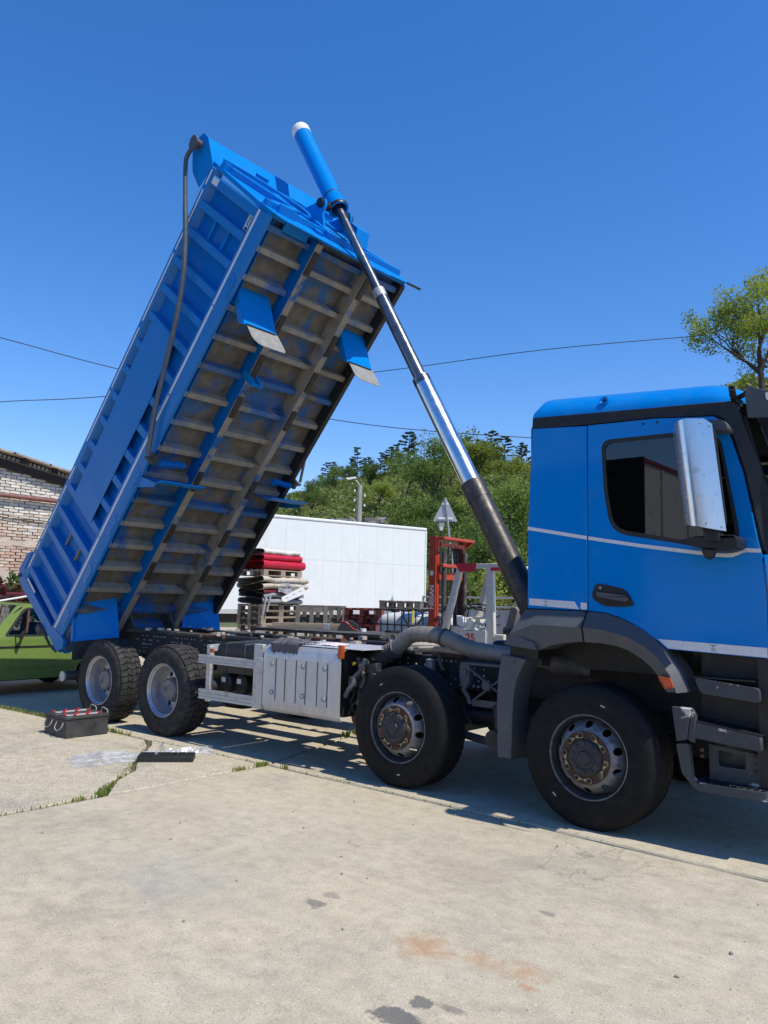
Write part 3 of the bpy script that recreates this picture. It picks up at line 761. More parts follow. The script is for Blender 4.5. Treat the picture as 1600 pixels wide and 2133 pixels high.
# exhaust box with a ribbed aluminium shield
eb = MB()
prof = [(.035,.47),(.012,.50),(.0,.56),(.0,1.02),(.012,1.08),(.05,1.118),(.09,1.125)]
def shield(u, v):
    i = min(int(v*(len(prof)-1)), len(prof)-2); t = v*(len(prof)-1)-i
    y0 = prof[i][0]*(1-t)+prof[i+1][0]*t; z0 = prof[i][1]*(1-t)+prof[i+1][1]*t
    return (-3.505+u*1.055, y0, z0)
sh = MB(); sh.grid(shield, 2, 25); sh.grid(lambda u, v: Vector(shield(u, v))+Vector((0,.012,-.004)), 2, 25)
for u in (0, 1): sh.grid(lambda a, v, u=u: Vector(shield(u, v))+Vector((0,.012*a,-.004*a)), 2, 25)
ebox = sh.build('exhaust_box', 'alu', truck)
MB().box(-3.49, -2.49, .10, .74, .50, 1.10).build('box_core', 'steel_black', ebox)
xs = np.linspace(-3.375, -2.655, 6)
for i, x in enumerate(xs):
    w = .105 if i % 2 == 0 else .085
    q = MB(); q.prism(rounded([(x-w/2,.575),(x+w/2,.575),(x+w/2,1.005),(x-w/2,1.005)], .012, 4), lambda a, b, x=x, w=w: -.014 if a < x else -.004, .004); q.build('shield_rib', 'alu', ebox, smooth=20)
    MB().box(x+w/2, x+w/2+.007, -.0035, .004, .585, .995).build('rib_slot', 'rubber', ebox)
for x in (xs[0], xs[3], xs[5]):
    for z in (.66, .94):
        MB().lathe([(.026,.0),(.022,.006),(.014,-.006),(.0,-.006)], 18, Matrix.Translation((x+.01,-.0115,z)) @ Matrix.Rotation(R(90),4,'X')).build('shield_bolt', 'galv', ebox)
tp = MB(); tp.box(-3.47, -2.25, .075, .78, 1.131, 1.137)
tpo = tp.build('tread_plate', 'treadplate', truck)
dm = MB()
for i in range(50):
    for j in range(26):
        x, y0 = -3.45+i*.0242, .09+j*.0262
        a = R(45 if (i+j) % 2 else -45)
        dm.cbox((x, y0, 1.1385), (.017, .005, .004), Matrix.Rotation(a, 3, 'Z'))
dm.build('raised_pattern', 'alu', tpo, kind='stuff', smooth=0)
mk = MB().prism(rounded([(-2.478,1.045),(-2.43,1.045),(-2.425,1.17),(-2.47,1.17)], .008, 3), -.012, .03); mk.build('side_marker', 'amber', truck, smooth=30)
# hoses and wiring behind the shield
for k in range(11):
    h = MB(); x = -2.40+random.uniform(0, .22); y0 = random.uniform(.1, .3); z = random.uniform(.95, 1.06)
    pts = [(x, y0, z)]
    for i in range(5): pts.append((pts[-1][0]+random.uniform(-.06,.07), pts[-1][1]+random.uniform(-.03,.03), pts[-1][2]-random.uniform(.05,.13)))
    h.tube(smoothpath(pts, 5), random.choice((.009,.013,.018,.022)), 8)
    h.build('hose', ('rubber','plastic_black','rubber','plastic','steel_dusty')[k % 5], truck)
for k in range(9):
    x, z = -2.42+random.uniform(0,.25), random.uniform(.52,1.0)
    b = MB().cbox((x, random.uniform(.12,.3), z), (random.uniform(.05,.12), .08, random.uniform(.04,.11)), Matrix.Rotation(random.uniform(-.3,.3),3,'Y'))
    b.build('valve_block', ('steel_black','plastic','galv','steel_dusty')[k % 4], truck, bevel=.008)
MB().cyl((-2.40,.13,1.0),(-2.36,.10,1.01),.018,.012,10).build('yellow_plug', 'yellow', truck)
MB().cyl((-2.42,.25,.50),(-2.42,.55,.50),.10,None,20).build('silencer', 'rust_brown', truck)
# air intake: bellows and foil-wrapped pipe
ip = [(-2.63,.42,.80),(-2.52,.44,.93),(-2.42,.45,1.01)]
MB().tube(ip, .078, 20).build('intake_duct', 'plastic', truck)
be = MB(); p0, p1 = Vector((-2.45,.45,.985)), Vector((-2.10,.45,1.175))
def bellows(a, b, n, name):
    pts = []; rs = []
    for i in range(n*4+1):
        t = i/(n*4); pts.append(a.lerp(b, t)); rs.append((.072,.086,.086,.072)[i % 4])
    MB().tube(pts, rs, 24).build(name, 'bellows', truck)
bellows(Vector((-2.44,.45,.99)), Vector((-2.32,.45,1.055)), 6, 'bellows')
MB().cyl((-2.33,.45,1.05),(-2.25,.45,1.093),.076,None,24).build('bellows_collar', 'plastic', truck)
bellows(Vector((-2.26,.45,1.087)), Vector((-2.14,.45,1.152)), 6, 'bellows')
pp = smoothpath([(-2.15,.45,1.147),(-2.08,.45,1.20),(-1.99,.45,1.272),(-1.85,.45,1.295),(-1.66,.45,1.285),(-1.5,.45,1.25),(-1.32,.46,1.19),(-1.1,.48,1.165),(-.8,.5,1.15),(-.45,.5,1.13)], 7)
MB().tube(pp, [.074+.003*math.sin(i*2.1) for i in range(len(pp))], 24).build('intake_pipe', 'silver_wrap', truck)
MB().lathe([(.078,-.016),(.084,-.012),(.084,.012),(.078,.016)], 28, Matrix.Translation((-1.60,.45,1.275)) @ Matrix.Rotation(R(104),4,'Y')).build('pipe_clamp', 'steel_dusty', truck)
MB().tube(smoothpath([(-2.0,.62,1.14),(-1.75,.6,1.155),(-1.5,.6,1.15),(-1.2,.62,1.13)],5), .028, 10).build('heater_hose', 'beige_tarp', truck)
MB().tube(smoothpath([(-1.78,.62,1.12),(-1.72,.55,1.11),(-1.70,.54,1.03),(-1.67,.55,.97)],5), .018, 8).build('hose', 'steel_dusty', truck)
MB().cyl((-1.9,.66,.82),(-1.9,.66,1.05),.05,None,14).build('shock_absorber', 'galv', truck)
# deck behind the cab between the rails
MB().box(-2.05, -.75, .92, 1.5, 1.08, 1.10).build('deck_plate', 'steel_dusty', truck)
MB().tube(smoothpath([(-2.6,1.0,1.12),(-2.2,1.05,1.14),(-1.9,1.15,1.15),(-1.5,1.1,1.14)],6), .05, 10).build('tipper_hose', 'beige_tarp', truck)
MB().box(-3.9, -1.2, 1.95, 2.40, .55, 1.02).build('fuel_tank', 'alu_dull', truck, bevel=.06)
MB().box(-4.75, -4.0, 1.85, 2.38, .50, 1.0).build('added_shadow_box', 'plastic_black', truck, bevel=.04)  # far-side box added to thicken the shadow under the chassis
MB().box(-4.85, -1.15, 1.90, 2.42, 1.03, 1.05).build('tank_step', 'steel_black', truck)

# ---- telescopic ram
def along(t): return Vector((-.93, 1.21, 1.21)).lerp(Vector((-4.61, 1.21, 7.75)), t)
def tpar(z): return (z-1.21)/(7.75-1.21)
rp = MB(); rp.cyl(along(-.005), along(tpar(2.74)), .119, .119, 36)
ram = rp.build('hoist_ram', 'rod_brown', truck)
def seg(z0, z1, r, m, nm, **kw): return MB().cyl(along(tpar(z0)), along(tpar(z1)), r, r, 36).build(nm, m, ram, **kw)
seg(1.52, 1.57, .132, 'rust_brown', 'collar'); seg(2.62, 2.80, .124, 'rod_brown', 'collar')
seg(2.74, 3.98, .098, 'chrome', 'ram_stage'); seg(3.93, 4.01, .098, 'rod_dark', 'collar')
seg(3.98, 5.12, .072, 'rod_dark', 'ram_stage'); seg(5.06, 5.16, .075, 'galv', 'collar')
seg(5.1, 6.46, .055, 'rod_dark', 'ram_stage')
cov = MB(); D = (along(1)-along(0)).normalized()
Tc = basis(*[tuple(c) for c in frame(D).transposed()], along(tpar(6.36)))
cov.lathe([(.108,.0),(.124,.0),(.124,.12),(.117,.13),(.117,.22),(.114,.23),(.114,1.50),(.100,1.50),(.100,0.0)], 40, Tc, True)
co = cov.build('ram_cover', 'blue', ram)
MB().lathe([(.1145,1.42),(.118,1.425),(.118,1.52),(.108,1.548),(.08,1.56),(0,1.565)], 40, Tc).build('end_cap', 'white_cap', ram)
MB().lathe([(.1255,.0),(.128,.01),(.128,.035),(.1255,.045)], 40, Tc).build('lip', 'plastic_black', ram)
MB().lathe([(.1185,.225),(.120,.228),(.120,.236),(.1185,.24)], 40, Tc).build('weld_ring', 'steel_black', ram)

# ---- dump body: coordinates (u along the floor, y across, v up from the floor) turned to the raised position
TILT = R(50.9)
BT = basis((math.cos(TILT),0,math.sin(TILT)), (0,1,0), (-math.sin(TILT),0,math.cos(TILT)), (-7.574,0,.881))
W = 2.42
def bm(): return MB(BT)
fl = bm(); fl.box(-.08, 6.20, .05, W-.05, .20, .215)
body = fl.build('dump_body', 'under', truck)
PITCH = [6.10, 5.84, 5.49, 5.10, 4.72, 4.33, 3.93, 3.54, 3.15, 2.76, 2.37, 2.0, 1.64, 1.27, .9, .53, .18]
def bpart(name, mb, m, **kw): return mb.build(name, m, body, **kw)
# cross ribs under the floor, chamfered channel section
for i, u0 in enumerate(PITCH[:-1]+[.2]):
    r = bm(); r.prism([(u0-.052,.199),(u0-.036,.092),(u0-.028,.085),(u0+.028,.085),(u0+.036,.092),(u0+.052,.199)], .045, W-.045, 'xz')
    bpart('floor_rib', r, 'under_rib' if i % 5 else 'under_blue')
for yb in (.70, 1.62):
    b = bm(); b.prism([(yb,-.005),(yb+.10,-.005),(yb+.10,.198),(yb+.088,.198),(yb+.088,.012),(yb+.012,.012),(yb+.012,.198),(yb,.198)], -.05, 6.20, 'yz')
    bpart('long_beam', b, 'blue_panel_shaded' if yb < 1 else 'under_rib')
    bf = bm(); bf.box(-.05, 6.20, yb+.001, yb+.099, -.0085, -.0055); bpart('beam_face', bf, 'primer')
    for uc in (5.95, 5.12, 4.57, 3.97, 2.83, 1.98, 1.34):
        p = bm(); p.box(uc-.15, uc+.15, yb+.012, yb+.088, -.038, -.009); bpart('rubber_pad', p, 'pad_brown', bevel=.008)
    for uc in PITCH[2:-1:2]:
        gs = bm(); gs.prism([(yb+(.101 if yb < 1 else -.16), .195),(yb+(.26 if yb < 1 else -.001), .195),(yb+(.101 if yb < 1 else -.001), .02)], uc+.06, uc+.066, 'yz'); bpart('gusset', gs, 'under_blue')
ir = bm(); ir.box(-.05, 6.20, W-.12, W-.05, .03, .199); bpart('inner_rail', ir, 'steel_black')  # inner face of the far rail, its deep shade painted as black
# side walls
for near in (True, False):
    s = 1 if near else -1; yo = 0 if near else W
    Yw = lambda a: yo+s*a
    wl = bm(); wl.box(-.08, 6.21, min(Yw(.085),Yw(.092)), max(Yw(.085),Yw(.092)), .08, 1.50); bpart('side_plate', wl, 'blue_panel_shaded' if near else 'under')
    rl = bm(); rl.prism([(Yw(.0),.34),(Yw(.0),.10),(Yw(.012),.07),(Yw(.045),.07),(Yw(.045),.28),(Yw(.084),.40)], -.10, 6.215, 'yz'); bpart('bottom_rail', rl, 'blue_worn_shaded')
    tr = bm(); tr.prism([(Yw(.084),1.36),(Yw(.0),1.42),(Yw(-.004),1.52),(Yw(.02),1.545),(Yw(.13),1.545),(Yw(.13),1.50),(Yw(.093),1.46)], -.06, 6.27, 'yz'); bpart('top_rail', tr, 'blue_worn_shaded')
    for i, uc in enumerate(PITCH[1:]):
        p = bm(); w0, w1 = .046, .064
        y0, y1 = Yw(.001), Yw(.084)
        q = [(uc-w1,y1,.36),(uc+w1,y1,.36),(uc+w0,y0,.345),(uc-w0,y0,.345),(uc-w1,y1,1.40),(uc+w1,y1,1.40),(uc+w0,y0,1.415),(uc-w0,y0,1.415)]
        p.hexa(q); bpart('side_post', p, 'blue_worn_shaded' if near else 'blue')
    for uc, w in ((6.155, .06), (-.045, .05)):
        p = bm(); p.box(uc-w, uc+w, min(Yw(.0015),Yw(.084)), max(Yw(.0015),Yw(.084)), .33, 1.43); bpart('corner_post', p, 'blue_worn_shaded', bevel=.01)
for v0 in (.70, 1.03):
    p = bm(); p.box(5.545, 5.825, .05, .084, v0-.016, v0+.016); bpart('panel_bar', p, 'blue')
for v0 in (.63, .97):
    p = bm(); p.box(.965, 1.205, .05, .084, v0-.012, v0+.012); bpart('panel_bar', p, 'primer')
pl = bm(); pl.prism([(1.63,.585),(3.5,.575),(4.36,.69),(4.38,1.285),(2.6,1.225),(1.66,1.205)], -.006, -.0005); bpart('smooth_plate', pl, 'blue_worn_shaded')
for uu, vv in ((1.70,.63),(1.72,1.15),(2.6,.62),(2.6,1.18),(3.5,.62),(3.5,1.2),(4.3,.74),(4.3,1.24)):
    MB(BT @ Matrix.Translation((uu,-.006,vv)) @ Matrix.Rotation(R(90),4,'X')).cyl((0,0,0),(0,0,.004),.012,.01,8).build('rivet', 'blue', body)
# worn primer patches and scrapes are flat marks of their own
# reflective tape
for a, b in ((-.09,.06),(.075,1.62),(1.635,3.26),(3.42,3.78),(3.80,5.0),(5.015,6.21)):
    t = bm(); t.box(a, b, -.0022, -.0006, .262, .302); bpart('tape_strip', t, 'tape')
for a, b in ((6.06,6.25),(5.20,6.0),(4.2,5.15),(3.2,4.1),(2.35,3.15),(1.72,1.93),(1.38,1.62),(.98,1.33),(.68,.94),(.50,.64),(.18,.42)):
    t = bm(); t.box(a, b, -.0062, -.0046, 1.455, 1.485); bpart('tape_strip', t, 'tape')
t = bm(); t.box(6.115, 6.20, -.0018, .0, 1.24, 1.38); bpart('tape_strip', t, 'tape')
t = bm(); t.box(.02, .055, -.0018, .0, 1.06, 1.38); bpart('tape_strip', t, 'tape')
sk = bm(); sk.box(5.89, 6.09, .0815, .0845, .438, .53); stk = bpart('sticker', sk, 'white_panel')
MS = BT @ basis((1,0,0),(0,0,1),(0,-1,0),(6.02,.0808,.484))
text('sticker_text', 'PPG', .062, MS, 'text_dark', body, .0012)
MB(BT @ Matrix.Translation((5.925,.0805,.484)) @ Matrix.Rotation(R(45),4,'Y')).box(-.022,.022,-.0006,.0006,-.022,.022).build('sticker_mark', 'text_dark', body)
for a in (1.6, 1.0, .4): MB(BT).cbox((5.95,.0806,.484+.001), (.002,.001,.02)).build('sticker_mark', 'text_dark', body) if a == 1.6 else None
BF = BT @ Matrix(((1,0,.055,-.10),(0,1,0,0),(0,0,1,0),(0,0,0,1)))
def bf_(): return MB(BF)
# front wall with its frame
f = bf_(); f.box(6.302, 6.352, .02, W-.02, .10, 1.55); bpart('front_wall', f, 'blue')
for v0, h in ((.30,.10),(1.36,.10)):
    b = bf_(); b.prism([(6.353,v0-h/2),(6.43,v0-h/2+.02),(6.43,v0+h/2-.02),(6.353,v0+h/2)], .03, W-.03); bpart('wall_beam', b, 'blue')
for s in (1, -1):
    m = lambda y: y if s > 0 else W-y
    for (ya, va, yb, vb, w) in ((.12,1.28,.95,.62,.12),(.2,.42,.9,.75,.09)):
        b = bf_(); b.bar((6.385,m(ya),va),(6.385,m(yb),vb), w, .075, (1,0,0)); bpart('wall_brace', b, 'blue')
    t = bf_(); t.tube([(6.44,m(.05),1.44),(6.45,m(.3),1.33),(6.455,m(.55),1.16),(6.455,m(.9),.85),(6.44,m(1.0),.6)], .016, 8); bpart('hydraulic_line', t, 'blue')
    t = bf_(); t.box(6.353, 6.40, min(m(.75),m(.86)), max(m(.75),m(.86)), .15, 1.3); bpart('wall_upright', t, 'blue')
    e = bf_(); e.prism(rounded([(6.36,.25),(6.36,.95),(6.62,.68),(6.70,.66),(6.72,.58),(6.66,.52),(6.56,.50)], [.01,.02,.05,.03,.03,.03,.05], 4), m(.965), m(1.0)); bpart('ram_ear', e, 'blue')
    e = bf_(); e.cyl((6.645,m(.93),.60),(6.645,m(1.10),.60),.055,None,20); bpart('trunnion', e, 'plastic_black')
    t = bf_(); t.cbox((6.44,m(.62),1.40),(.10,.16,.06)); t.cbox((6.47,m(.62)-.04,1.45),(.03,.03,.06)); t.cbox((6.47,m(.62)+.05,1.45),(.03,.03,.06)); bpart('step_bracket', t, 'blue')
b = bf_(); b.box(6.353, 6.45, .94, 1.48, .20, .95); bpart('ram_saddle', b, 'blue', bevel=.015)
b = bf_(); b.prism([(6.45,.35),(6.62,.45),(6.62,.62),(6.45,.75)], 1.52, 1.75); bpart('valve_box', b, 'blue')
for k in range(10):
    bo = bf_(); bo.cyl((6.452,.98+.05*k,.23),(6.462,.98+.05*k,.23),.012,None,6); bpart('bolt', bo, 'steel_dusty')
lp = bf_(); lp.prism([(-.0,.33),(-.0,.16),(.05,.02),(.12,-.06),(.48,-.07),(.56,-.08),(.85,-.10),(.98,-.11),(1.45,-.11),(1.6,-.10),(1.9,-.08),(2.0,-.02),(2.38,.06),(2.70,.10),(2.74,.13),(2.70,.17),(2.42,.20),(2.42,.33)], 6.354, 6.366, 'yz'); bpart('lower_front_plate', lp, 'blue')
lr = bf_(); lr.tube([(6.36,2.40,.07),(6.36,2.70,.10),(6.36,2.745,.135)], .016, 8); bpart('rubber_edge', lr, 'plastic_black')
fo = bf_(); fo.box(6.20, 6.34, .25, .62, .085, .11); bpart('front_bracket', fo, 'blue'); fo = bf_(); fo.prism([(6.30,.16),(6.46,.20),(6.46,.22),(6.30,.24)], .16, .42); bpart('catch_plate', fo, 'blue')
# headboard that leans forward over the cab
hb = bm(); hb.prism([(6.303,1.55),(6.52,1.83),(6.525,1.90),(6.51,1.90),(6.505,1.84),(6.290,1.56)], .0, W); bpart('headboard', hb, 'blue')
for yy in (.0, W-.008):
    e = bm(); e.prism(rounded([(6.30,1.50),(6.53,1.84),(6.545,1.97),(6.46,2.03),(6.30,2.05),(6.08,1.84),(5.98,1.57)], [.01,.03,.02,.03,.04,.06,.02], 5), yy-.008, yy); bpart('headboard_cheek', e, 'blue')
mo = bm(); mo.cyl((6.40,-.075,1.93),(6.40,.24,1.93),.052,.052,20); mo.prism(rounded([(6.31,1.86),(6.44,1.84),(6.48,1.97),(6.42,2.02),(6.31,1.99)], .03, 4), -.11, -.075); bpart('tarp_motor', mo, 'plastic')
mo = bm(); mo.tube(smoothpath([(6.40,.20,1.95),(6.42,.25,1.80),(6.36,.24,1.66),(6.38,.3,1.55)],5), .008, 6); bpart('motor_cable', mo, 'plastic_black')
ar = bm(); ar.tube(smoothpath([(6.34,-.085,1.93),(6.215,-.085,1.965),(6.10,-.085,1.905),(5.76,-.082,1.59),(5.49,-.08,1.326),(5.115,-.08,1.008),(4.715,-.08,.764),(4.23,-.08,.56),(3.84,-.08,.411),(3.46,-.08,.245),(3.06,-.07,.03)], 4), [.027]*13+[.031]*28, 10)
bpart('tarp_arm', ar, 'mast_grey')
ar = bm(); ar.tube([(3.7,W+.08,.35),(3.4,W+.08,.2),(3.06,W+.07,.03)], .02, 8); bpart('tarp_arm', ar, 'steel_dusty')
for y0, s in ((.0, 1), (W, -1)):
    h = bm(); h.cyl((3.03,y0-.09*s,.02),(3.0,y0+.08*s,.05),.022,None,10); h.box(2.96,3.08,min(y0,y0+.06*s),max(y0,y0+.06*s),-.02,.09); bpart('arm_pivot', h, 'steel_dusty')
    n = 15; pts = []
    for i in range(n*10+1):
        a = 2*math.pi*i/10; t = i/(n*10)
        pts.append((2.99+.036*math.cos(a)+.03*t, y0+s*(.10+.34*t), -.005+.036*math.sin(a)))
    c = bm(); c.tube(pts, .0065, 5); bpart('coil_spring', c, 'blue')
    c = bm(); c.cyl((3.0,y0+s*.44,-.005),(3.02,y0+s*.50,-.005),.008,None,8); c.cyl((3.0,y0+s*.43,-.005),(3.0,y0+s*.445,-.005),.04,None,16); bpart('spring_end', c, 'blue')
# mudguard plates hung under the floor
for y0, y1, g0 in ((.10,.59,.10),(1.82,2.31,2.32)):
    p = bm(); p.prism([(5.345,.20),(5.06,-.25),(5.072,-.255),(5.357,.195)], y0, y1); pa = bpart('mud_plate', p, 'blue')
    for yy in (y0, y1-.004):
        e = bm(); e.prism([(5.25,.20),(5.345,.20),(5.06,-.25),(5.03,-.16)], yy-.004, yy); bpart('mud_plate_side', e, 'blue_worn_shaded')
    r = bm(); r.prism(rounded([(y0+.04,-.24),(y1+.02,-.24),(y1+.06,-.46),(y1+.04,-.49),(y0+.14,-.49),(y0+.06,-.42)], [.005,.03,.05,.03,.06,.04], 4), lambda a, b: 5.068+(b+.24)*.42, lambda a, b: 5.074+(b+.24)*.42, 'yz'); bpart('rubber_flap', r, 'flap_rubber')
    r = bm(); r.prism([(y0+.02,-.215),(y1-.02,-.215),(y1-.02,-.262),(y0+.02,-.262)], 5.074, 5.082, 'yz'); bpart('clamp_strip', r, 'plastic_black')
for y0, y1 in ((.02,.66),(1.80,2.46)):
    p = bm(); p.prism([(2.645,.26),(2.665,.26),(2.85,-.26),(2.93,-.33),(2.94,-.32),(2.86,-.25)], y0, y1); bpart('mud_plate', p, 'blue')
    e = bm(); e.prism(rounded([(2.52,.16),(2.66,.26),(2.86,-.25),(2.78,-.23),(2.60,.02)], .02, 3), (y0 if y0 < 1 else y1), (y0 if y0 < 1 else y1)+.006); bpart('mud_plate_side', e, 'blue_worn_shaded')
for y0, y1 in ((.05,.63),(1.79,2.37)):
    p = MB(); p.hexa([(-7.38,y0,.945),(-7.37,y0,.945),(-7.17,y1,1.0),(-7.18,y1,1.0),(-7.42,y0,1.62),(-7.41,y0,1.62),(-7.32,y1,1.66),(-7.33,y1,1.66)]); bpart('mud_plate', p, 'blue')
    p = MB(); p.prism([(-7.43,1.60),(-7.36,1.55),(-7.34,.98),(-7.385,.93)], y0-.006, y0); bpart('mud_plate_side', p, 'blue_worn_shaded')
    p = MB(); p.hexa([(-7.375,y0+.02,.70),(-7.365,y0+.02,.70),(-7.17,y1,.75),(-7.18,y1,.75),(-7.385,y0+.02,.96),(-7.375,y0+.02,.96),(-7.175,y1,1.02),(-7.185,y1,1.02)]); bpart('rubber_flap', p, 'plastic_black')
# lock arm on the near beam, tie plates on the rail
lk = bm(); lk.prism(rounded([(4.36,.10),(4.46,.10),(4.40,-.17),(4.33,-.17)], .02, 3), .69, .72); lk.prism(rounded([(4.36,.10),(4.46,.10),(4.40,-.17),(4.33,-.17)], .02, 3), .80, .83); lk.cyl((4.365,.66,-.14),(4.365,.86,-.14),.02,None,10); bpart('lock_arm', lk, 'blue')
for uc in (5.32, 2.66, 1.92, 1.12, .36):
    tp = bm(); tp.prism(rounded([(uc-.16,.10),(uc+.10,.10),(uc+.14,.20),(uc+.08,.25),(uc-.12,.20)], .03, 3), -.0065, -.0005); bpart('tie_plate', tp, 'blue_worn_shaded')
    for du in (-.06, .0, .06): tpb = bm(); tpb.cyl((uc+du,-.009,.14+du*.4),(uc+du,-.0066,.14+du*.4),.008,None,6); bpart('bolt', tpb, 'plastic_black')
# rear corner and tailgate
for yo, s in ((0, 1), (W, -1)):
    ya, yb = (yo-.005, yo+.04) if s > 0 else (yo-.04, yo+.005)
    c = bm(); c.prism(rounded([(-.11,.02),(.02,-.08),(.12,-.02),(.06,.30),(.03,.34),(.0,1.45),(.10,1.55),(.40,1.55),(.30,1.64),(-.02,1.68),(-.14,1.55),(-.155,1.40),(-.11,.30)], .015, 3), ya, yb); bpart('rear_corner', c, 'blue_worn_shaded')
    c = bm(); c.cyl((-.06,yo-.03*s,1.58),(-.06,yo+.06*s,1.58),.03,None,12); bpart('hinge_pin', c, 'steel_black')
tg = bm(); tg.box(-.15, -.115, .05, W-.05, .03, 1.55)
for y0 in np.linspace(.15, W-.25, 6): tg.box(-.20, -.151, y0, y0+.09, .06, 1.5)
bpart('tailgate', tg, 'blue')
la = bm(); la.cbox((-.19,-.0,.55),(.09,.10,.12)); la.tube([(-.17,.0,.50),(-.18,.0,.20),(-.15,.02,.05)], .018, 8); bpart('gate_latch', la, 'steel_dusty')
sp = bm(); sp.box(-.11, .30, .06, W-.06, .02, .199); bpart('rear_sill', sp, 'under_blue')
for y0 in (.86, 1.52):
    hg = bm(); hg.prism(rounded([(.05,.19),(.55,.19),(.42,-.16),(.30,-.22),(.18,-.16)], .05, 4), y0, y0+.03); bpart('hinge_bracket', hg, 'steel_dusty')

# ---- cab
CN, CF = .10, 2.32                     # near and far side of the cab
def ysd(x, z):                         # side leans in a little towards the roof and rounds off at the front
    return CN + .35*max(0, x-1.19)
win = rounded([(.070,2.842),(.611,2.835),(.935,2.79),(1.048,2.10),(1.03,1.985),(.83,2.005),(.20,2.125),(.13,2.21),(.09,2.45)], [.08,.05,.10,.10,.06,.06,.08,.06,.05], 6)
seal = rounded([(.095,2.815),(.611,2.808),(.918,2.765),(1.018,2.11),(1.0,2.02),(.83,2.035),(.215,2.155),(.155,2.225),(.116,2.45)], [.07,.05,.09,.08,.05,.06,.07,.05,.05], 6)
archpts = [(-.036,1.557),(.10,1.545),(.204,1.518),(.30,1.476),(.372,1.435),(.497,1.352)]
door_out = archpts + [(.55,1.308),(1.199,1.285),(1.197,1.70),(1.178,1.95),(1.16,2.02),(1.072,2.512),(.985,2.815),(.955,2.875),(.895,2.915),(.484,2.953),(-.036,2.967)]
dr = MB(); dr.prism(door_out, ysd, lambda x, z: ysd(x, z)+.03, 'xz', [win])
cabin = MB(); cabin.box(-.54, -.50, CN+.03, .75, 1.45, 3.0); cabin.box(-.54, -.50, 1.67, CF-.03, 1.45, 3.0)
cabin.box(-.54, -.50, .75, 1.67, 1.45, 2.15); cabin.box(-.54, -.50, .75, 1.67, 2.75, 3.0)
cabin.box(-.5, 1.3, CN+.06, CF-.03, 1.42, 1.48); cabin.box(1.05, 1.38, CN+.1, CF-.1, 1.48, 2.02)
cab = cabin.build('cab', 'plastic_black', truck)
def cpart(name, mb, m, **kw): return mb.build(name, m, cab, **kw)
cpart('door', dr, 'blue_cab', bevel=.006)
sl = MB(); sl.prism(win, lambda x, z: ysd(x, z)+.004, lambda x, z: ysd(x, z)+.022, 'xz', [seal]); cpart('window_seal', sl, 'rubber')
gl = MB(); gl.prism(seal, lambda x, z: ysd(x, z)+.012, lambda x, z: ysd(x, z)+.016); cpart('side_window', gl, 'glass_cab')
rp_ = MB(); rp_.prism([(-.552,1.56),(-.044,1.556),(-.044,2.967),(-.515,3.0),(-.535,2.6),(-.552,2.2)], ysd, lambda x, z: ysd(x, z)+.03); cpart('rear_side_panel', rp_, 'blue_cab', bevel=.008)
# far side
fs = MB(); fs.prism([(-.552,1.56),(.5,1.5),(.55,1.308),(1.199,1.285),(1.178,1.95),(.985,2.9),(-.515,3.0)], lambda x, z: CF-.03-(ysd(x, z)-CN), lambda x, z: CF-(ysd(x, z)-CN), 'xz', [win]); cpart('far_side_panel', fs, 'blue_cab')
gl = MB(); gl.prism(seal, lambda x, z: CF-.016-(ysd(x, z)-CN), lambda x, z: CF-.012-(ysd(x, z)-CN)); cpart('far_window', gl, 'glass_cab')
bw = MB(); bw.box(-.553, -.541, CN+.05, .75, 1.5, 3.02); bw.box(-.553, -.541, 1.67, CF-.05, 1.5, 3.02); bw.box(-.553, -.541, .75, 1.67, 1.5, 2.15); bw.box(-.553, -.541, .75, 1.67, 2.75, 3.02); cpart('rear_wall', bw, 'blue_cab')
gl = MB(); gl.box(-.53, -.526, .75, 1.67, 2.15, 2.75); cpart('rear_window', gl, 'glass_cab')
# black trim: roof band and front pillar
zb = lambda x: 3.092-.082*(x+.52)/1.53
tb = MB(); tb.prism([(-.522,2.998),(-.08,2.978),(.484,2.962),(.90,2.925),(.965,2.885),(1.0,2.82),(1.085,2.51),(1.172,2.02),(1.19,1.96),(1.34,1.96),(1.26,2.25),(1.17,2.55),(1.10,2.80),(1.05,2.985),(1.0,zb(1.0)),(.4,zb(.4)),(-.515,zb(-.515))],
                  lambda x, z: ysd(x, min(z, 3.0))+.004+max(0, x-1.03)*.3, lambda x, z: ysd(x, min(z, 3.0))+.05+max(0, x-1.03)*.3); cpart('roof_band', tb, 'plastic_black', bevel=.006)
tb = MB(); tb.prism([(-.515,2.98),(1.0,2.93),(1.0,zb(1.0)),(-.515,zb(-.5))], CF-.06, CF-.02); cpart('far_band', tb, 'plastic_black')
def roofpt(u, v):
    x = -.525+u*1.63; s = 2*v-1
    h = .235-.02*u
    h *= min(1, (max(0, u)/.05+.35))**.5 if u < .04 else 1
    h *= (1-max(0, (u-.80)/.2)**2.2*.62)
    y0 = CN+.028+max(0, (u-.86)/.14)**2*.16; y1 = CF-.028-max(0, (u-.86)/.14)**2*.16
    k = (1-abs(s)**5.5)**.55
    e = 1-(.012 if 0 else 0)
    return (x, y0+(y1-y0)*v, zb(x)+.004+h*k*e)
vv = [0,.003,.008,.016,.028,.045,.07,.1,.15,.25,.4,.5,.6,.75,.85,.9,.93,.955,.972,.984,.992,.997,1]
uu = [0,.012,.03,.05,.1,.2,.35,.5,.65,.75,.82,.87,.91,.94,.965,.985,1]
rf = MB(); nu, nv = len(uu), len(vv)
rf.add([roofpt(a, b) for a in uu for b in vv], [(i*nv+j,(i+1)*nv+j,(i+1)*nv+j+1,i*nv+j+1) for i in range(nu-1) for j in range(nv-1)])
ends = [[roofpt(0, b) for b in vv], [roofpt(1, b) for b in vv]]
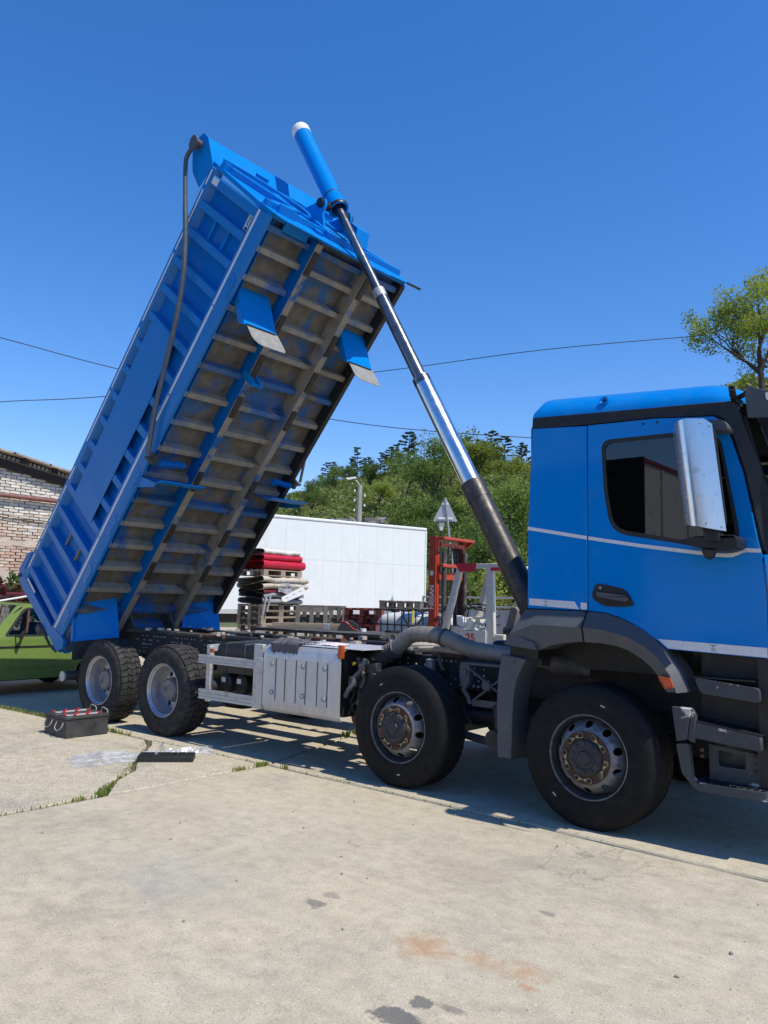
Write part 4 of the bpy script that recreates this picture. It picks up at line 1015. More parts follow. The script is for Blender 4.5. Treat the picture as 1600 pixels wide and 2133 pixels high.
for e in ends: rf.add(list(e)+[(e[0][0]+.0, q[1], zb(e[0][0])) for q in e], [(i, i+1, nv+i+1, nv+i) for i in range(nv-1)])
roof = cpart('roof', rf, 'blue_cab', smooth=50)
hp = Vector(roofpt((.06+.525)/1.63, .010))
hp = Vector((.08, .142, 3.158))
MB(Matrix.Translation(hp) @ Matrix.Rotation(R(82),4,'X')).lathe([(.033,-.01),(.033,.004),(.027,.006),(.022,.0),(.010,-.004),(0,-.004)], 24, I4).build('roof_plug', 'blue_cab', cab)
MB(Matrix.Translation(hp) @ Matrix.Rotation(R(82),4,'X')).cyl((0,0,-.004),(0,0,.005),.011,.009,10).build('plug_core', 'plastic_black', cab)
for x in (.40, .50): MB().cyl((x,ysd(x,2.925)-.003,2.925),(x,ysd(x,2.925)+.01,2.925),.009,None,10).build('door_plug', 'plastic_black', cab)
# front
ws = MB(); ws.hexa([(1.43,.20,2.0),(1.43,CF-.10,2.0),(1.425,CF-.10,2.0),(1.425,.20,2.0),(1.13,.20,2.98),(1.13,CF-.10,2.98),(1.125,CF-.10,2.98),(1.125,.20,2.98)]); cpart('windscreen', ws, 'glass_cab')
cp = MB(); cp.prism([(1.207,1.29),(1.45,1.27),(1.45,1.95),(1.34,1.95),(1.185,1.955),(1.203,1.72)], lambda x, z: ysd(x, z)-.0, lambda x, z: ysd(x, z)+.03); cpart('corner_panel', cp, 'blue_cab', bevel=.01)
fp = MB(); fp.box(1.44, 1.50, .22, CF-.12, 1.15, 1.98); cpart('front_panel', fp, 'blue_cab', bevel=.04)
gr = MB(); [gr.box(1.50, 1.53, .35, CF-.25, 1.25+.13*k, 1.32+.13*k) for k in range(5)]; cpart('grille', gr, 'plastic_black')
bp = MB(); bp.box(1.30, 1.62, .12, CF-.02, .42, 1.10); cpart('bumper', bp, 'plastic', bevel=.06)
cu = MB(); cu.box(1.18, 1.21, .13, .2, .5, 1.9); cpart('step_pillar', cu, 'alu_dull')
ia = MB()
for y0 in (.35, 1.55):
    ia.box(-.1, .42, y0, y0+.5, 1.5, 1.95); ia.prism(rounded([(-.16,1.9),(.02,1.9),(-.04,2.65),(-.18,2.65)], .05, 4), y0+.03, y0+.47); ia.prism(rounded([(-.17,2.66),(-.06,2.66),(-.08,2.86),(-.17,2.86)], .04, 4), y0+.13, y0+.37)
cpart('seat', ia, 'cloth_dark', bevel=.03)
sw = MB(); T = basis((0,1,0), (.5,0,.87), (-.87,0,.5), (.86,.62,2.08)); sw.tube([tuple(T @ Vector((.22*math.cos(a), .22*math.sin(a), 0))) for a in [i*math.pi/16 for i in range(32)]], .016, 8, True); sw.bar((.86,.42,2.08),(.86,.82,2.08),.02,.05); sw.bar((.86,.62,2.08),(1.05,.62,1.95),.06,.06); cpart('steering_wheel', sw, 'plastic_black')
hd = MB(); hd.box(-.5, 1.05, CN+.07, CF-.08, 2.99, 3.02); cpart('headliner', hd, 'cloth_dark')
bk = MB(); bk.prism([(.97,2.93),(1.09,2.90),(1.19,2.50),(1.30,1.98),(1.14,1.98),(1.04,2.50),(.95,2.82)], CN+.055, CN+.075); cpart('pillar_liner', bk, 'plastic_black')
# tapes
def tape(pts, w, y=-.0022):
    t = MB(); n = len(pts)
    lo = [(x, z-w/2) for x, z in pts]; hi = [(x, z+w/2) for x, z in pts]
    t.add([(x, ysd(x, z)+y, z) for x, z in lo+hi], [(i, i+1, n+i+1, n+i) for i in range(n-1)]); return t
cpart('trim_stripe', tape([(-.552,2.196),(-.3,2.150),(-.046,2.103)], .027), 'tape', smooth=0)
cpart('trim_stripe', tape([(-.034,2.101),(.388,2.030),(.70,1.985),(.893,1.958),(.96,1.953),(1.0,1.955),(1.035,1.968),(1.06,1.98),(1.09,1.986),(1.176,1.980)], .026), 'tape', smooth=0)
t = MB(); t.prism([(-.535,1.64),(-.149,1.622),(-.108,1.565),(-.535,1.588)], CN-.0025, CN-.0008); rt = cpart('white_tape', t, 'tape')
t = MB(); t.prism([(-.098,1.617),(-.048,1.613),(-.048,1.565),(-.098,1.565)], CN-.0025, CN-.0008); cpart('white_tape', t, 'tape')
t = MB(); t.prism([(.486,1.374),(1.196,1.352),(1.196,1.290),(.556,1.312)], lambda x, z: ysd(x, z)-.0025, lambda x, z: ysd(x, z)-.0008); cpart('white_tape', t, 'tape')
for x, z in ((-.39, 1.604), (.86, 1.333)):
    for k, w in enumerate((.045, .006, .03, .03)):
        MB().box(x-w/2, x+w/2, CN-.0038, CN-.0027, z+.016-.012*k, z+.019-.012*k+(.008 if k == 1 else 0)).build('tape_print', 'text_dark', cab)
# door handle in its black recess
hx = rounded([(-.006,1.675),(.022,1.761),(.10,1.752),(.262,1.718),(.322,1.604),(.25,1.590),(.089,1.593),(.003,1.643)], [.02,.03,.03,.05,.02,.03,.03,.02], 4)
h = MB(); h.prism(hx, CN-.007, CN-.001); hd_ = cpart('door_handle', h, 'plastic_black', bevel=.003)
cpart('handle_bar', MB().prism(rounded([(.035,1.70),(.045,1.66),(.27,1.628),(.285,1.655),(.27,1.675)], .012, 3), CN-.028, CN-.008), 'plastic', bevel=.004)
cpart('key_lock', MB().cyl((.062,CN-.0095,1.728),(.062,CN-.007,1.728),.011,None,14), 'galv')
# front mudguard, two mouldings with a sloped shoulder
def loft(name, inner, mid, outer, m, y_in=.035, y_mid=.0, y_out=.085):
    mb = MB(); n = len(inner)
    rows = [[(x, .30, z) for x, z in inner], [(x, y_in, z) for x, z in inner], [(x, y_mid, z) for x, z in mid], [(x, y_out, z) for x, z in outer], [(x, .30, z+.003) for x, z in outer]]
    vs = [p for r in rows for p in r]
    fs = [(k*n+i, k*n+i+1, (k+1)*n+i+1, (k+1)*n+i) for k in range(len(rows)-1) for i in range(n-1)]
    fs += [tuple(k*n for k in range(5)), tuple(k*n+n-1 for k in range(5))[::-1]]
    mb.add(vs, fs); return mb.build(name, m, truck, smooth=28)
loft('mudguard', [(-.416,1.245),(-.32,1.285),(-.22,1.308),(-.12,1.322),(-.052,1.326)], [(-.655,1.36),(-.45,1.44),(-.30,1.437),(-.15,1.434),(-.052,1.432)], [(-.56,1.552),(-.45,1.553),(-.30,1.552),(-.15,1.551),(-.052,1.550)], 'plastic')
MB().prism([(-.705,1.275),(-.416,1.245),(-.44,1.30),(-.655,1.365)], .004, .30).build('mudguard_tail', 'plastic', truck)
loft('mudguard', [(-.036,1.326),(.08,1.326),(.19,1.315),(.292,1.288),(.39,1.235),(.46,1.18),(.53,1.10),(.575,1.030)], [(-.036,1.432),(.09,1.425),(.20,1.405),(.31,1.375),(.42,1.325),(.515,1.25),(.60,1.14),(.645,1.022)], [(-.036,1.550),(.10,1.540),(.214,1.510),(.325,1.462),(.44,1.39),(.545,1.305),(.645,1.17),(.705,1.030)], 'plastic')
ind = MB(); ind.prism(rounded([(.520,1.128),(.609,1.118),(.632,1.055),(.568,1.045)], .008, 3), -.016, .02); il = ind.build('indicator_lamp', 'amber', truck, bevel=.004)
MB().prism(rounded([(.545,1.112),(.600,1.106),(.615,1.066),(.578,1.062)], .006, 3), -.019, -.0165).build('lens_core', 'text_red', il)
MB().prism([(.562,1.044),(.628,1.052),(.622,1.028),(.59,1.024)], -.008, .03).build('lamp_base', 'plastic', truck)
# tall plastic panel behind the front wheel
pn = MB(); pn.prism([(-.753,1.195),(-.533,1.17),(-.585,1.07),(-.619,1.0),(-.643,.86),(-.652,.74),(-.656,.55),(-.661,.394),(-.783,.390),(-.794,.78),(-.785,1.0)], .045, .30); pl_ = pn.build('wheel_panel', 'plastic', truck, bevel=.008)
MB().cyl((-.63,.043,1.145),(-.63,.05,1.145),.011,None,10).build('panel_screw', 'hub_rust', pl_)
MB().box(-.70, -.45, .09, .30, 1.17, 1.285).build('panel_link', 'plastic_black', truck)
MB().box(-.845, -.80, .26, .275, .50, .565).build('side_marker', 'amber', truck)
MB().box(-.62, -.56, .12, 1.05, 1.28, 1.62).build('cab_mount', 'plastic_black', truck)
MB().box(-.6, .62, .42, .9, 1.1, 1.40).build('wheel_arch_liner', 'plastic_black', truck)
MB().cyl((-.5,.42,1.12),(-.2,.5,1.10),.085,.07,18).build('intake_elbow', 'steel_dusty', truck)
# entry steps
sp0 = MB()
sp0.prism([(.60,.93),(.735,.93),(.715,.845),(.70,.72),(.63,.70)], .02, .055)
sp0.prism([(.735,.93),(.76,.88),(.745,.70),(.70,.72),(.715,.845)], .03, .07)
steps = sp0.build('entry_steps', 'scraped', truck, bevel=.008)
def spart(name, mb, m, **kw): return mb.build(name, m, steps, **kw)
spart('step_wall', MB().box(.735, 1.20, .24, .27, .70, 1.30), 'plastic_black')
spart('step_tread', MB().prism(rounded([(.72,.855),(1.16,.80),(1.16,.79),(.72,.835)], .004, 2), .04, .24), 'plastic_black')
spart('step_lip', MB().prism([(.735,.84),(1.165,.79),(1.165,.70),(.735,.735)], .038, .075), 'scraped', bevel=.012)
spart('step_box', MB().prism(rounded([(.74,1.13),(1.145,1.09),(1.15,1.0),(.78,1.03)], .025, 4), .07, .24), 'scraped')
spart('step_top', MB().box(.72, 1.12, .09, .23, 1.128, 1.138), 'plastic_black')
lo = MB(); lo.prism(rounded([(.625,.685),(.71,.695),(.73,.48),(.80,.40),(.735,.415),(.66,.50)], .015, 3), .03, .08); spart('step_side', lo, 'scraped')
fpw = MB(); fpw.prism([(.80,.69),(1.13,.66),(1.13,.43),(.80,.44)], .16, .175, 'xz', [rounded([(.86,.66),(1.03,.645),(1.03,.555),(.86,.555)], .015, 3)]); spart('step_plate', fpw, 'scraped')
spart('step_recess', MB().box(.82, 1.08, .26, .28, .5, .7), 'steel_dusty')
for z in (.645, .60, .555): spart('bolt', MB().cyl((1.085,.158,z),(1.085,.150,z),.012,.010,8), 'hub_rust'); 
for z in (.655, .615): spart('bolt', MB().cyl((.775,.1,z),(.775,.09,z),.014,.012,8), 'rust_brown')
bt = MB(); bt.prism(rounded([(.72,.07),(.76,.03),(.95,.015),(1.19,.03),(1.19,.24),(.74,.24)], [.02,.04,.05,.02,.01,.02], 4), .40, .455, 'xy'); spart('bottom_step', bt, 'scraped', bevel=.008)
bt2 = MB()
for i in range(9):
    for j in range(3): bt2.cbox((.80+i*.045, .07+j*.055, .458), (.03, .04, .006))
spart('step_grip', bt2, 'plastic_black')
spart('step_hanger', MB().box(1.13, 1.20, .12, .20, .45, 1.28), 'plastic_black')
# mirror with a stainless guard
mr = MB()
def guard(u, v):
    xl, xr = .685+(.757-.685)*(1-v), .985+(1.058-.985)*(1-v)
    zt, zbm = 2.842-.035*abs(u-.45)-.035*max(0, u-.85)/.15-.03*max(0, .12-u)/.12, 2.148-.063*u
    y = -.225+.11*max(0, (.42-u)/.42)**2.2-.02*math.sin(u*math.pi)-.01*u
    return (xl+(xr-xl)*u, y, zbm+(zt-zbm)*v)
mr.grid(guard, 25, 9); mr.grid(lambda u, v: Vector(guard(u, v))+Vector((0,.003,0)), 25, 9)
mir = mr.build('mirror', 'stainless', truck, smooth=60)
hs = MB(); hs.prism(rounded([(.735,2.81),(.955,2.80),(1.02,2.12),(.83,2.12)], .05, 4), -.18, -.06); hs.build('mirror_housing', 'plastic_black', mir, bevel=.02)
for u, v in ((.75,.955),(.93,.955),(.62,.04),(.92,.03)): 
    p = Vector(guard(u, v)); MB().cyl(p, p+Vector((0,-.006,0)), .007, .005, 10).build('rivet', 'galv', mir)
MB().prism(rounded([(.705,2.04),(.80,2.07),(1.06,2.075),(1.086,2.05),(1.085,1.99),(1.0,1.965),(.86,1.985)], .02, 3), -.10, .09).build('mirror_arm', 'plastic_black', mir, bevel=.01)
MB().prism(rounded([(.885,2.125),(.975,2.11),(.985,2.03),(.895,2.035)], .01, 3), -.15, -.07).build('mirror_foot', 'plastic_black', mir)
MB().lathe([(.045,.05),(.05,.03),(.045,.0),(.03,-.035),(0,-.05)], 16, Matrix.Translation((.895,-.05,1.965))).build('mirror_sensor', 'plastic_black', mir)
MB().prism(rounded([(.80,2.865),(1.0,2.85),(1.03,2.80),(1.02,2.775),(.82,2.80)], .015, 3), -.06, .10).build('upper_bracket', 'plastic', mir)
# sun visor and stub pipe on the roof edge
vz = MB(); vz.prism([(1.134,3.087),(1.20,3.055),(1.30,3.02),(1.50,2.96),(1.49,2.83),(1.13,2.865),(1.114,3.026)], .045, .057); vis = vz.build('sun_visor', 'plastic', truck, bevel=.003)
MB().hexa([(1.134,.058,3.075),(1.134,CF+.03,3.075),(1.14,CF+.03,3.085),(1.14,.058,3.085),(1.49,.058,2.83),(1.49,CF+.03,2.83),(1.50,CF+.03,2.84),(1.50,.058,2.84)]).build('visor_sheet', 'plastic', vis)
MB().prism(rounded([(1.245,3.02),(1.30,3.005),(1.30,2.95),(1.25,2.965)], .015, 3), .03, .046).build('visor_lamp', 'white_cap', vis)
MB().bar((1.04,.14,3.03),(1.16,.06,3.05), .02, .03).build('visor_arm', 'plastic_black', vis)
hn = MB(); T = basis(*[tuple(c) for c in frame(Vector((.16,-1,.45))).transposed()], (1.02,.145,3.02)); hn.lathe([(.016,.0),(.022,.0),(.022,.14),(.012,.14),(.012,.02)], 18, T); hn.prism(rounded([(.985,3.06),(1.02,3.065),(1.09,2.995),(1.05,2.985)], .015, 3), .12, .14)
hn.build('pipe_stub', 'plastic_black', truck)

# ================================================================ THINGS ON THE GROUND BY THE TRUCK
def battery(loc, label):
    b = thing('truck_battery', label, 'battery', loc, 0, 'two old truck batteries', world=False)
    MB().box(-.12, .12, -.255, .255, 0, .20).build('case', 'battery', b, bevel=.008)
    MB().box(-.128, .128, -.262, .262, .2005, .232).build('lid', 'battery', b, bevel=.006)
    MB().box(-.05, .05, -.20, .20, .2325, .236).build('deck', 'alu_dull', b)
    for i in range(6):
        MB().cyl((.055 if i % 2 else -.03, -.20+i*.075, .2365), (.055 if i % 2 else -.03, -.20+i*.075, .256), .017, .015, 12).build('cap', 'red_cap', b)
    for s in (-1, 1):
        MB().tube(smoothpath([(-.07, s*.262, .17), (-.065, s*.29, .11), (0, s*.30, .085), (.065, s*.29, .11), (.07, s*.262, .17)] if s < 0 else [(-.07,s*.262,.21),(-.06,s*.27,.27),(0,s*.25,.285),(.06,s*.27,.26),(.07,s*.262,.21)], 5), .006, 6).build('carry_rope', 'rope', b)
    return b
battery((-5.82, -.61, 0), 'black truck battery with red caps and a pale chalky side, the nearer of the pair')
battery((-6.115, -.58, 0), 'black truck battery with red caps, farther from camera beside the rear wheel')
tray = thing('plastic_tray', 'black ribbed plastic battery cover lying on the concrete', 'plastic tray', (-4.04, -.72, 0), R(47), world=False)
m = MB(); m.box(-.26, .26, -.11, .11, .035, .05); m.build('top', 'rubber', tray, bevel=.004)
for q in ((-.26,.26,-.118,-.108),(-.26,.26,.108,.118)): MB().box(q[0], q[1], q[2], q[3], 0, .055).build('side', 'rubber', tray, bevel=.003)
for x in (-.262, .252): MB().box(x, x+.01, -.107, .107, 0, .055).build('end', 'rubber', tray)
for i in range(7): MB().box(-.21+i*.07-.02, -.21+i*.07+.02, -.09, .09, .0505, .058).build('rib', 'plastic_black', tray, bevel=.003)
fm = MB(); fn = lambda *a: noise.noise(Vector(a))
def filmpt(u, v):
    cx = -4.62+.45*u+.10*math.sin(u*3); cy = -1.40+1.32*u
    w = .21+.11*math.sin(u*6.1+.6)+.07*fn(u*5, 3, 1)
    wx, wy = (v-.5)*2*w*.85+.05*fn(u*5, v*3, 5), -(v-.5)*2*w*.5
    hgt = abs(fn(u*7, v*3, 2))*.06+abs(fn(u*17, v*7, 7))*.03
    hgt *= min(1, min(u, 1-u)*8)*min(1, min(v, 1-v)*7)
    if .50 < u < .64 and v > .55: hgt += .16*(1-abs(u-.57)/.07)**1.5*((v-.55)/.45)
    return (cx+wx+.03*fn(u*12, v*5, 4), cy+wy+.03*fn(u*10, v*6, 8), .007+hgt)
fm.grid(filmpt, 130, 46); tag(fm.build('plastic_sheet', 'film', smooth=80), 'crumpled clear plastic film lying on the concrete by the black tray', 'plastic sheet')
def rag(name, c, sx, sy, h, m, label, seed, hang=None):
    r = MB()
    def p(u, v):
        a, b = u*2-1, v*2-1
        e = 1-.25*abs(fn(a*2, b*2, seed)); x, y = a*sx*e, b*sy*e
        z = h*(.15+1.0*abs(fn(a*1.7, b*2.1, seed+3))+.25*abs(fn(a*4, b*4, seed+5)))*max(.05, 1-(a*a+b*b)*.45)
        X, Y, Z = c[0]+x+.2*y*fn(b*2, 1, seed), c[1]+y, c[2]+z
        if hang and Y < hang: Z = c[2]+z*.3-(hang-Y)*1.0; Y = hang-.022-.012*abs(fn(a*5, b, seed))
        return (X, Y, Z)
    r.grid(p, 36, 36); return tag(r.build(name, m, smooth=60), label, 'rag')
rag('cleaning_rag', (-3.22, .11, 1.141), .21, .20, .11, 'rag_grey', 'crumpled dark grey rag hanging over the edge of the aluminium box', 2, .03)
rag('cleaning_rag', (-2.82, .30, 1.141), .13, .12, .05, 'rag_pink', 'small white and red patterned rag on the tread plate', 9)

# ================================================================ GREEN CAR
CS = Vector((-9.60, .12, 0)); cdv = Vector((-.03, 1.0, 0)).normalized()
car = thing('green_hatchback', 'old lime green boxy hatchback parked behind the raised tipper body', 'car', CS, math.atan2(cdv.y, cdv.x), world=False)
# local: x from nose (-) to tail (+), y into the car is +, near side at 0
lean = lambda x, z: .02*max(0, (.55-z)/.3)+(.0 if z < .86 else (z-.86)*.26)
out = rounded([(-1.62,.28),(-1.15,.24),(-1.10,.40),(-.95,.56),(-.75,.60),(-.55,.56),(-.40,.40),(-.36,.24),(1.28,.24),(1.32,.42),(1.47,.57),(1.65,.60),(1.83,.57),(1.98,.42),(2.03,.26),(2.22,.32),(2.24,.86),(1.86,1.36),(1.7,1.395),(.42,1.395),(.30,1.37),(-.10,.93),(-.2,.90),(-1.55,.83),(-1.64,.74)], [.03,.02,.05,.08,.1,.08,.05,.02,.02,.05,.08,.1,.08,.05,.02,.04,.06,.08,.06,.05,.05,.05,.1,.06,.04], 4)
w1 = rounded([(.10,.915),(.42,1.325),(1.12,1.335),(1.12,.905)], [.05,.08,.03,.03], 4); w2 = rounded([(1.20,.905),(1.20,1.335),(1.66,1.325),(1.84,.92)], [.03,.03,.07,.05], 4)
for far in (0, 1):
    yy = (lambda x, z: lean(x, z)) if not far else (lambda x, z: 1.58-lean(x, z))
    sgn = .035 if not far else -.035
    b = MB(); b.prism(out, yy, lambda x, z: yy(x, z)+sgn, 'xz', [w1, w2]); b.build('side_body', 'green_car', car, bevel=.008)
    for k, w in enumerate((w1, w2)):
        gm = MB(); gm.prism(w, lambda x, z: yy(x, z)+sgn*.5, lambda x, z: yy(x, z)+sgn*.62); gm.build('side_window', 'glass_car', car)
        fr_ = [(x+(x-sum(q[0] for q in w)/len(w))*.06, z+(z-sum(q[1] for q in w)/len(w))*.07) for x, z in w]
        MB().prism(fr_, lambda x, z: yy(x, z)-sgn*.12, lambda x, z: yy(x, z)+sgn*.3, 'xz', [[(x-(x-sum(q[0] for q in w)/len(w))*.03, z-(z-sum(q[1] for q in w)/len(w))*.05) for x, z in w]]).build('window_trim', 'rubber', car)
    if not far:
        MB().prism([(-1.6,.728),(2.2,.728),(2.2,.752),(-1.6,.752)], -.010, -.001).build('trim_strip', 'rubber', car)
        for x in (.08, 1.16): MB().prism([(x,.26),(x+.006,.26),(x+.006,.90),(x,.90)], lambda x, z: lean(x, z)-.0015, lambda x, z: lean(x, z)+.01).build('door_gap', 'rubber', car)
        MB().prism([(.0,.405),(1.3,.405),(1.3,.415),(.0,.415)], -.003, .001).build('crease', 'green_car', car)
        MB().box(.98, 1.12, -.012, .0, .775, .80).build('door_handle', 'rubber', car)
        mm = MB(); mm.prism(rounded([(.235,.905),(.33,1.02),(.345,1.005),(.27,.82)], .01, 3), -.13, -.10); mm.bar((.26,-.11,.9),(.24,.0,.90),.02,.02); mm.build('door_mirror', 'rubber', car)
def slabp(name, m, pts, y0, y1, **kw): q = MB(); q.prism(pts, y0, y1); return q.build(name, m, car, **kw)
slabp('roof', 'green_car', [(.40,1.385),(.60,1.405),(1.2,1.415),(1.75,1.395),(1.75,1.36),(.40,1.355)], .135, 1.445, bevel=.02)
slabp('bonnet', 'green_car', [(-1.6,.80),(-.25,.905),(-.12,.93),(-.12,.91),(-1.6,.77)], .036, 1.544, bevel=.01)
slabp('nose', 'green_car', [(-1.66,.40),(-1.58,.40),(-1.58,.80),(-1.64,.76)], .036, 1.544); slabp('tail', 'green_car', [(2.16,.30),(2.235,.30),(2.25,.86),(2.16,.86)], .036, 1.544)
slabp('windscreen', 'glass_car', [(-.14,.93),(.36,1.37),(.366,1.364),(-.132,.924)], .10, 1.48); slabp('rear_window', 'glass_car', [(2.22,.88),(1.84,1.36),(1.834,1.352),(2.212,.875)], .10, 1.48)
slabp('bumper', 'rubber', [(-1.76,.42),(-1.66,.40),(-1.66,.52),(-1.76,.52)], -.01, 1.59, bevel=.01); slabp('floor', 'rubber', [(-1.5,.22),(2.15,.22),(2.15,.28),(-1.5,.28)], .1, 1.48)
slabp('dashboard', 'rubber', [(-.15,.70),(.12,.70),(.10,.88),(-.12,.90)], .05, 1.53, bevel=.02)
for y0 in (.22, .86):
    q = MB(); q.box(.55, 1.05, y0, y0+.5, .40, .58); q.prism(rounded([(.98,.5),(1.12,.5),(1.28,1.05),(1.17,1.08)], .04, 3), y0, y0+.5); q.prism(rounded([(1.20,1.10),(1.28,1.08),(1.32,1.24),(1.24,1.26)], .03, 3), y0+.13, y0+.37); q.build('seat', 'cloth_dark', car, bevel=.02)
MB().tube([(.44,.035,1.30),(.44,.05,1.0),(.42,.06,.92)], .018, 8).build('belt_strap', 'pipe_rust', car)
MB().tube([tuple(basis((0,1,0),(.5,0,.85),(-.85,0,.5),(.28,.42,.86)) @ Vector((.18*math.cos(a),.18*math.sin(a),0))) for a in [i*math.pi/12 for i in range(24)]], .012, 6, True).build('steering_wheel', 'rubber', car)
for x in (-.75, 1.65):
    for y0, s in ((.11, -1), (1.47, 1)):
        T = Matrix.Translation((x, y0, .285)) @ Matrix.Rotation(R(-90*s), 4, 'X')
        q = MB().lathe([(.17,.06),(.2,.075),(.25,.078),(.28,.06),(.286,.02),(.286,-.05),(.27,-.08),(.17,-.07)], 32, T).build('tyre', 'tyre', car)
        MB().lathe([(.175,.06),(.165,.05),(.14,.02),(.1,.03),(.05,.045),(0,.045)], 24, T).build('wheel_rim', 'rim_grey', car)
rk = MB()
for x in (.62, 1.45): rk.tube([(x,.10,1.40),(x,.12,1.47),(x,.79,1.50),(x,1.46,1.47),(x,1.48,1.40)], .014, 8)
for y0 in (.2, 1.38): rk.tube([(.45,y0,1.49),(1.7,y0,1.49)], .012, 8)
rk.build('roof_rack', 'rubber', car)
cM = Matrix.Translation(CS) @ Matrix.Rotation(math.atan2(cdv.y, cdv.x), 4, 'Z')
q = MB(cM); q.prism(rounded([(.62,1.512),(1.5,1.512),(1.5,1.56),(.64,1.575)], .02, 4), .30, 1.2); tag(q.build('red_bundle', 'dark_red', bevel=.01), 'flat dark red bundle lying on the roof rack of the green car', 'bundle')
q = MB(cM); q.cyl((-.05,.18,1.42),(1.3,.25,1.66),.016,None,10); tag(q.build('white_pole', 'text_white'), 'thin white pole strapped aslant to the roof of the green car', 'pole')

# ================================================================ BRICK BUILDING
XB = -17.2
bb = thing('brick_building', 'old brick building with patchy whitewashed gable wall and sagging roof edge', 'building', (XB-3, 3, 0))
roofz = lambda y: 5.07-.163*(y-3.2)
wl = MB(); wl.prism([(-5,0),(5.9,0),(5.9,roofz(5.9)-.2),(-5,roofz(-5)-.2)], XB-6, XB-.03, 'yz'); wall = wl.build('wall', 'mortar', bb)
meb = MB().cbox((0,0,0), (.06,.250,.064)).mesh('brick', 0); meb.materials.append(MT['brick'])
mass = MB(); masscol = []
def bcol(y, z):
    t = (z-2.1)/2.4+.35*fn(y*.9, z*1.1, 3)+random.uniform(-.18,.18)
    if t > .55: c = (.66,.61,.53)
    elif t > .22: c = random.choice(((.60,.50,.39),(.58,.47,.36),(.55,.42,.32),(.62,.54,.44)))
    else: c = random.choice(((.54,.37,.28),(.55,.39,.30),(.58,.46,.36),(.50,.33,.245)))
    k = random.uniform(.82,1.12); return (c[0]*k, c[1]*k, c[2]*k, 1)
nbr = 0
for r in range(0, 64):
    z = .06+r*.077
    if z < 1.9: continue
    for c in range(-18, 23):
        y = c*.262+(.131 if r % 2 else 0)
        if z > roofz(y)-.42 or y > 5.75: continue
        if fn(y*1.1, z*1.3, 8) > .46 and random.random() < .6: continue
        dx = random.uniform(-.014,.010); rot = random.uniform(-.03,.03)
        if 3.15 < y < 5.25 and 2.12 < z and nbr < 300:
            o = obj('brick', meb, None, wall); o.location = (XB-.012+dx, y+random.uniform(-.006,.006), z); o.rotation_euler = (rot, random.uniform(-.05,.05), random.uniform(-.03,.03)); o.color = bcol(y, z)
            o.scale = (1, random.uniform(.9,1.0), random.uniform(.86,1.0)); nbr += 1
        else:
            mass.cbox((XB-.012+dx, y, z), (.06,.245,.062)); masscol += [bcol(y, z)]*8
me = mass.mesh('brickwork', 0, fix=False); at = me.color_attributes.new('bcol', 'FLOAT_COLOR', 'POINT'); at.data.foreach_set('color', [v for c in masscol for v in c])
obj('brickwork', me, 'brick_mass', wall, kind='stuff')
ps = MB(); edge = [(y, 2.13+.16*fn(y*1.7, 0, 2)+.06*fn(y*6, 1, 2)) for y in np.arange(-5, 5.9, .12)]
ps.prism([(-5,0),(5.88,0)]+edge[::-1], XB-.05, XB+.032, 'yz'); ps.build('plaster', 'plaster', bb)
ps = MB(); e2 = [(y, 2.86+.07*fn(y*3, 5, 2)) for y in np.arange(2.8, 5.6, .12)]; e3 = [(y, 2.70+.07*fn(y*3, 9, 2)) for y in np.arange(2.8, 5.6, .12)]
ps.prism(e3+e2[::-1], XB-.04, XB+.024, 'yz'); ps.build('plaster', 'plaster', bb)
sl = -.163; ang = math.atan(sl); RX = Matrix.Rotation(ang, 3, 'X')
def rake(name, m, x0, x1, dz0, dz1, y0=-5, y1=6.1, **kw):
    q = MB(); q.hexa([(x0,y0,roofz(y0)+dz0),(x1,y0,roofz(y0)+dz0),(x1,y1,roofz(y1)+dz0),(x0,y1,roofz(y1)+dz0),(x0,y0,roofz(y0)+dz1),(x1,y0,roofz(y0)+dz1),(x1,y1,roofz(y1)+dz1),(x0,y1,roofz(y1)+dz1)]); return q.build(name, m, bb, **kw)
rake('eave_band', 'wood_dark', XB-.03, XB+.14, -.40, -.22); rake('eave_board', 'wood_grey', XB-.02, XB+.17, -.215, -.195)  # dark band below the roof edge, topped by a grey board
for i, y in enumerate(np.arange(2.4, 5.9, .11)): 
    MB().cbox((XB+.07, y, roofz(y)-.145), (.16, .07, .075), RX).build('eave_brick', 'mortar', bb)
for y in (3.75, 4.55, 5.35): MB().cbox((XB+.12, y, roofz(y)-.12), (.30,.11,.13), RX).build('rafter_end', 'wood_dark', bb)
ys = np.linspace(-5, 6.2, 13)
for i in range(12):
    q = MB(); a, b = ys[i], ys[i+1]+.06; lift = .012*(i % 2)
    q.hexa([(XB-6,a,roofz(a)-.07+lift),(XB+.36,a,roofz(a)-.07+lift),(XB+.36,b,roofz(b)-.07+lift),(XB-6,b,roofz(b)-.07+lift),(XB-6,a,roofz(a)-.02+lift),(XB+.36,a,roofz(a)-.02+lift),(XB+.36,b,roofz(b)-.02+lift),(XB-6,b,roofz(b)-.02+lift)]); q.build('roof_sheet', 'roof_sheet', bb)
tag(MB().tube([(XB+.12,-5,3.90),(XB+.12,1,3.93),(XB+.12,5.8,3.955)], .055, 14).build('gas_pipe', 'pipe_rust'), 'rusty red pipe running along the brick gable wall', 'pipe')
for k in range(2):
    tag(MB().tube([(XB+.06, 2+ i*.25, 3.62-.05*k-.55*(i/15)+.35*((i/15)**2)) for i in range(16)], .009, 6).build('wall_cable', 'cable'), ('upper' if k == 0 else 'lower')+' of two loose cables sagging across the brick wall', 'cable', 'cables on the brick wall')
wf = MB()
for y in np.arange(2.6, 4.9, .16): wf.cyl((-16.2,y,.0),(-16.2,y,1.95),.004,None,4,False)
for z in np.arange(.3, 2.0, .16): wf.cyl((-16.2,2.6,z),(-16.2,4.8,z),.004,None,4,False)
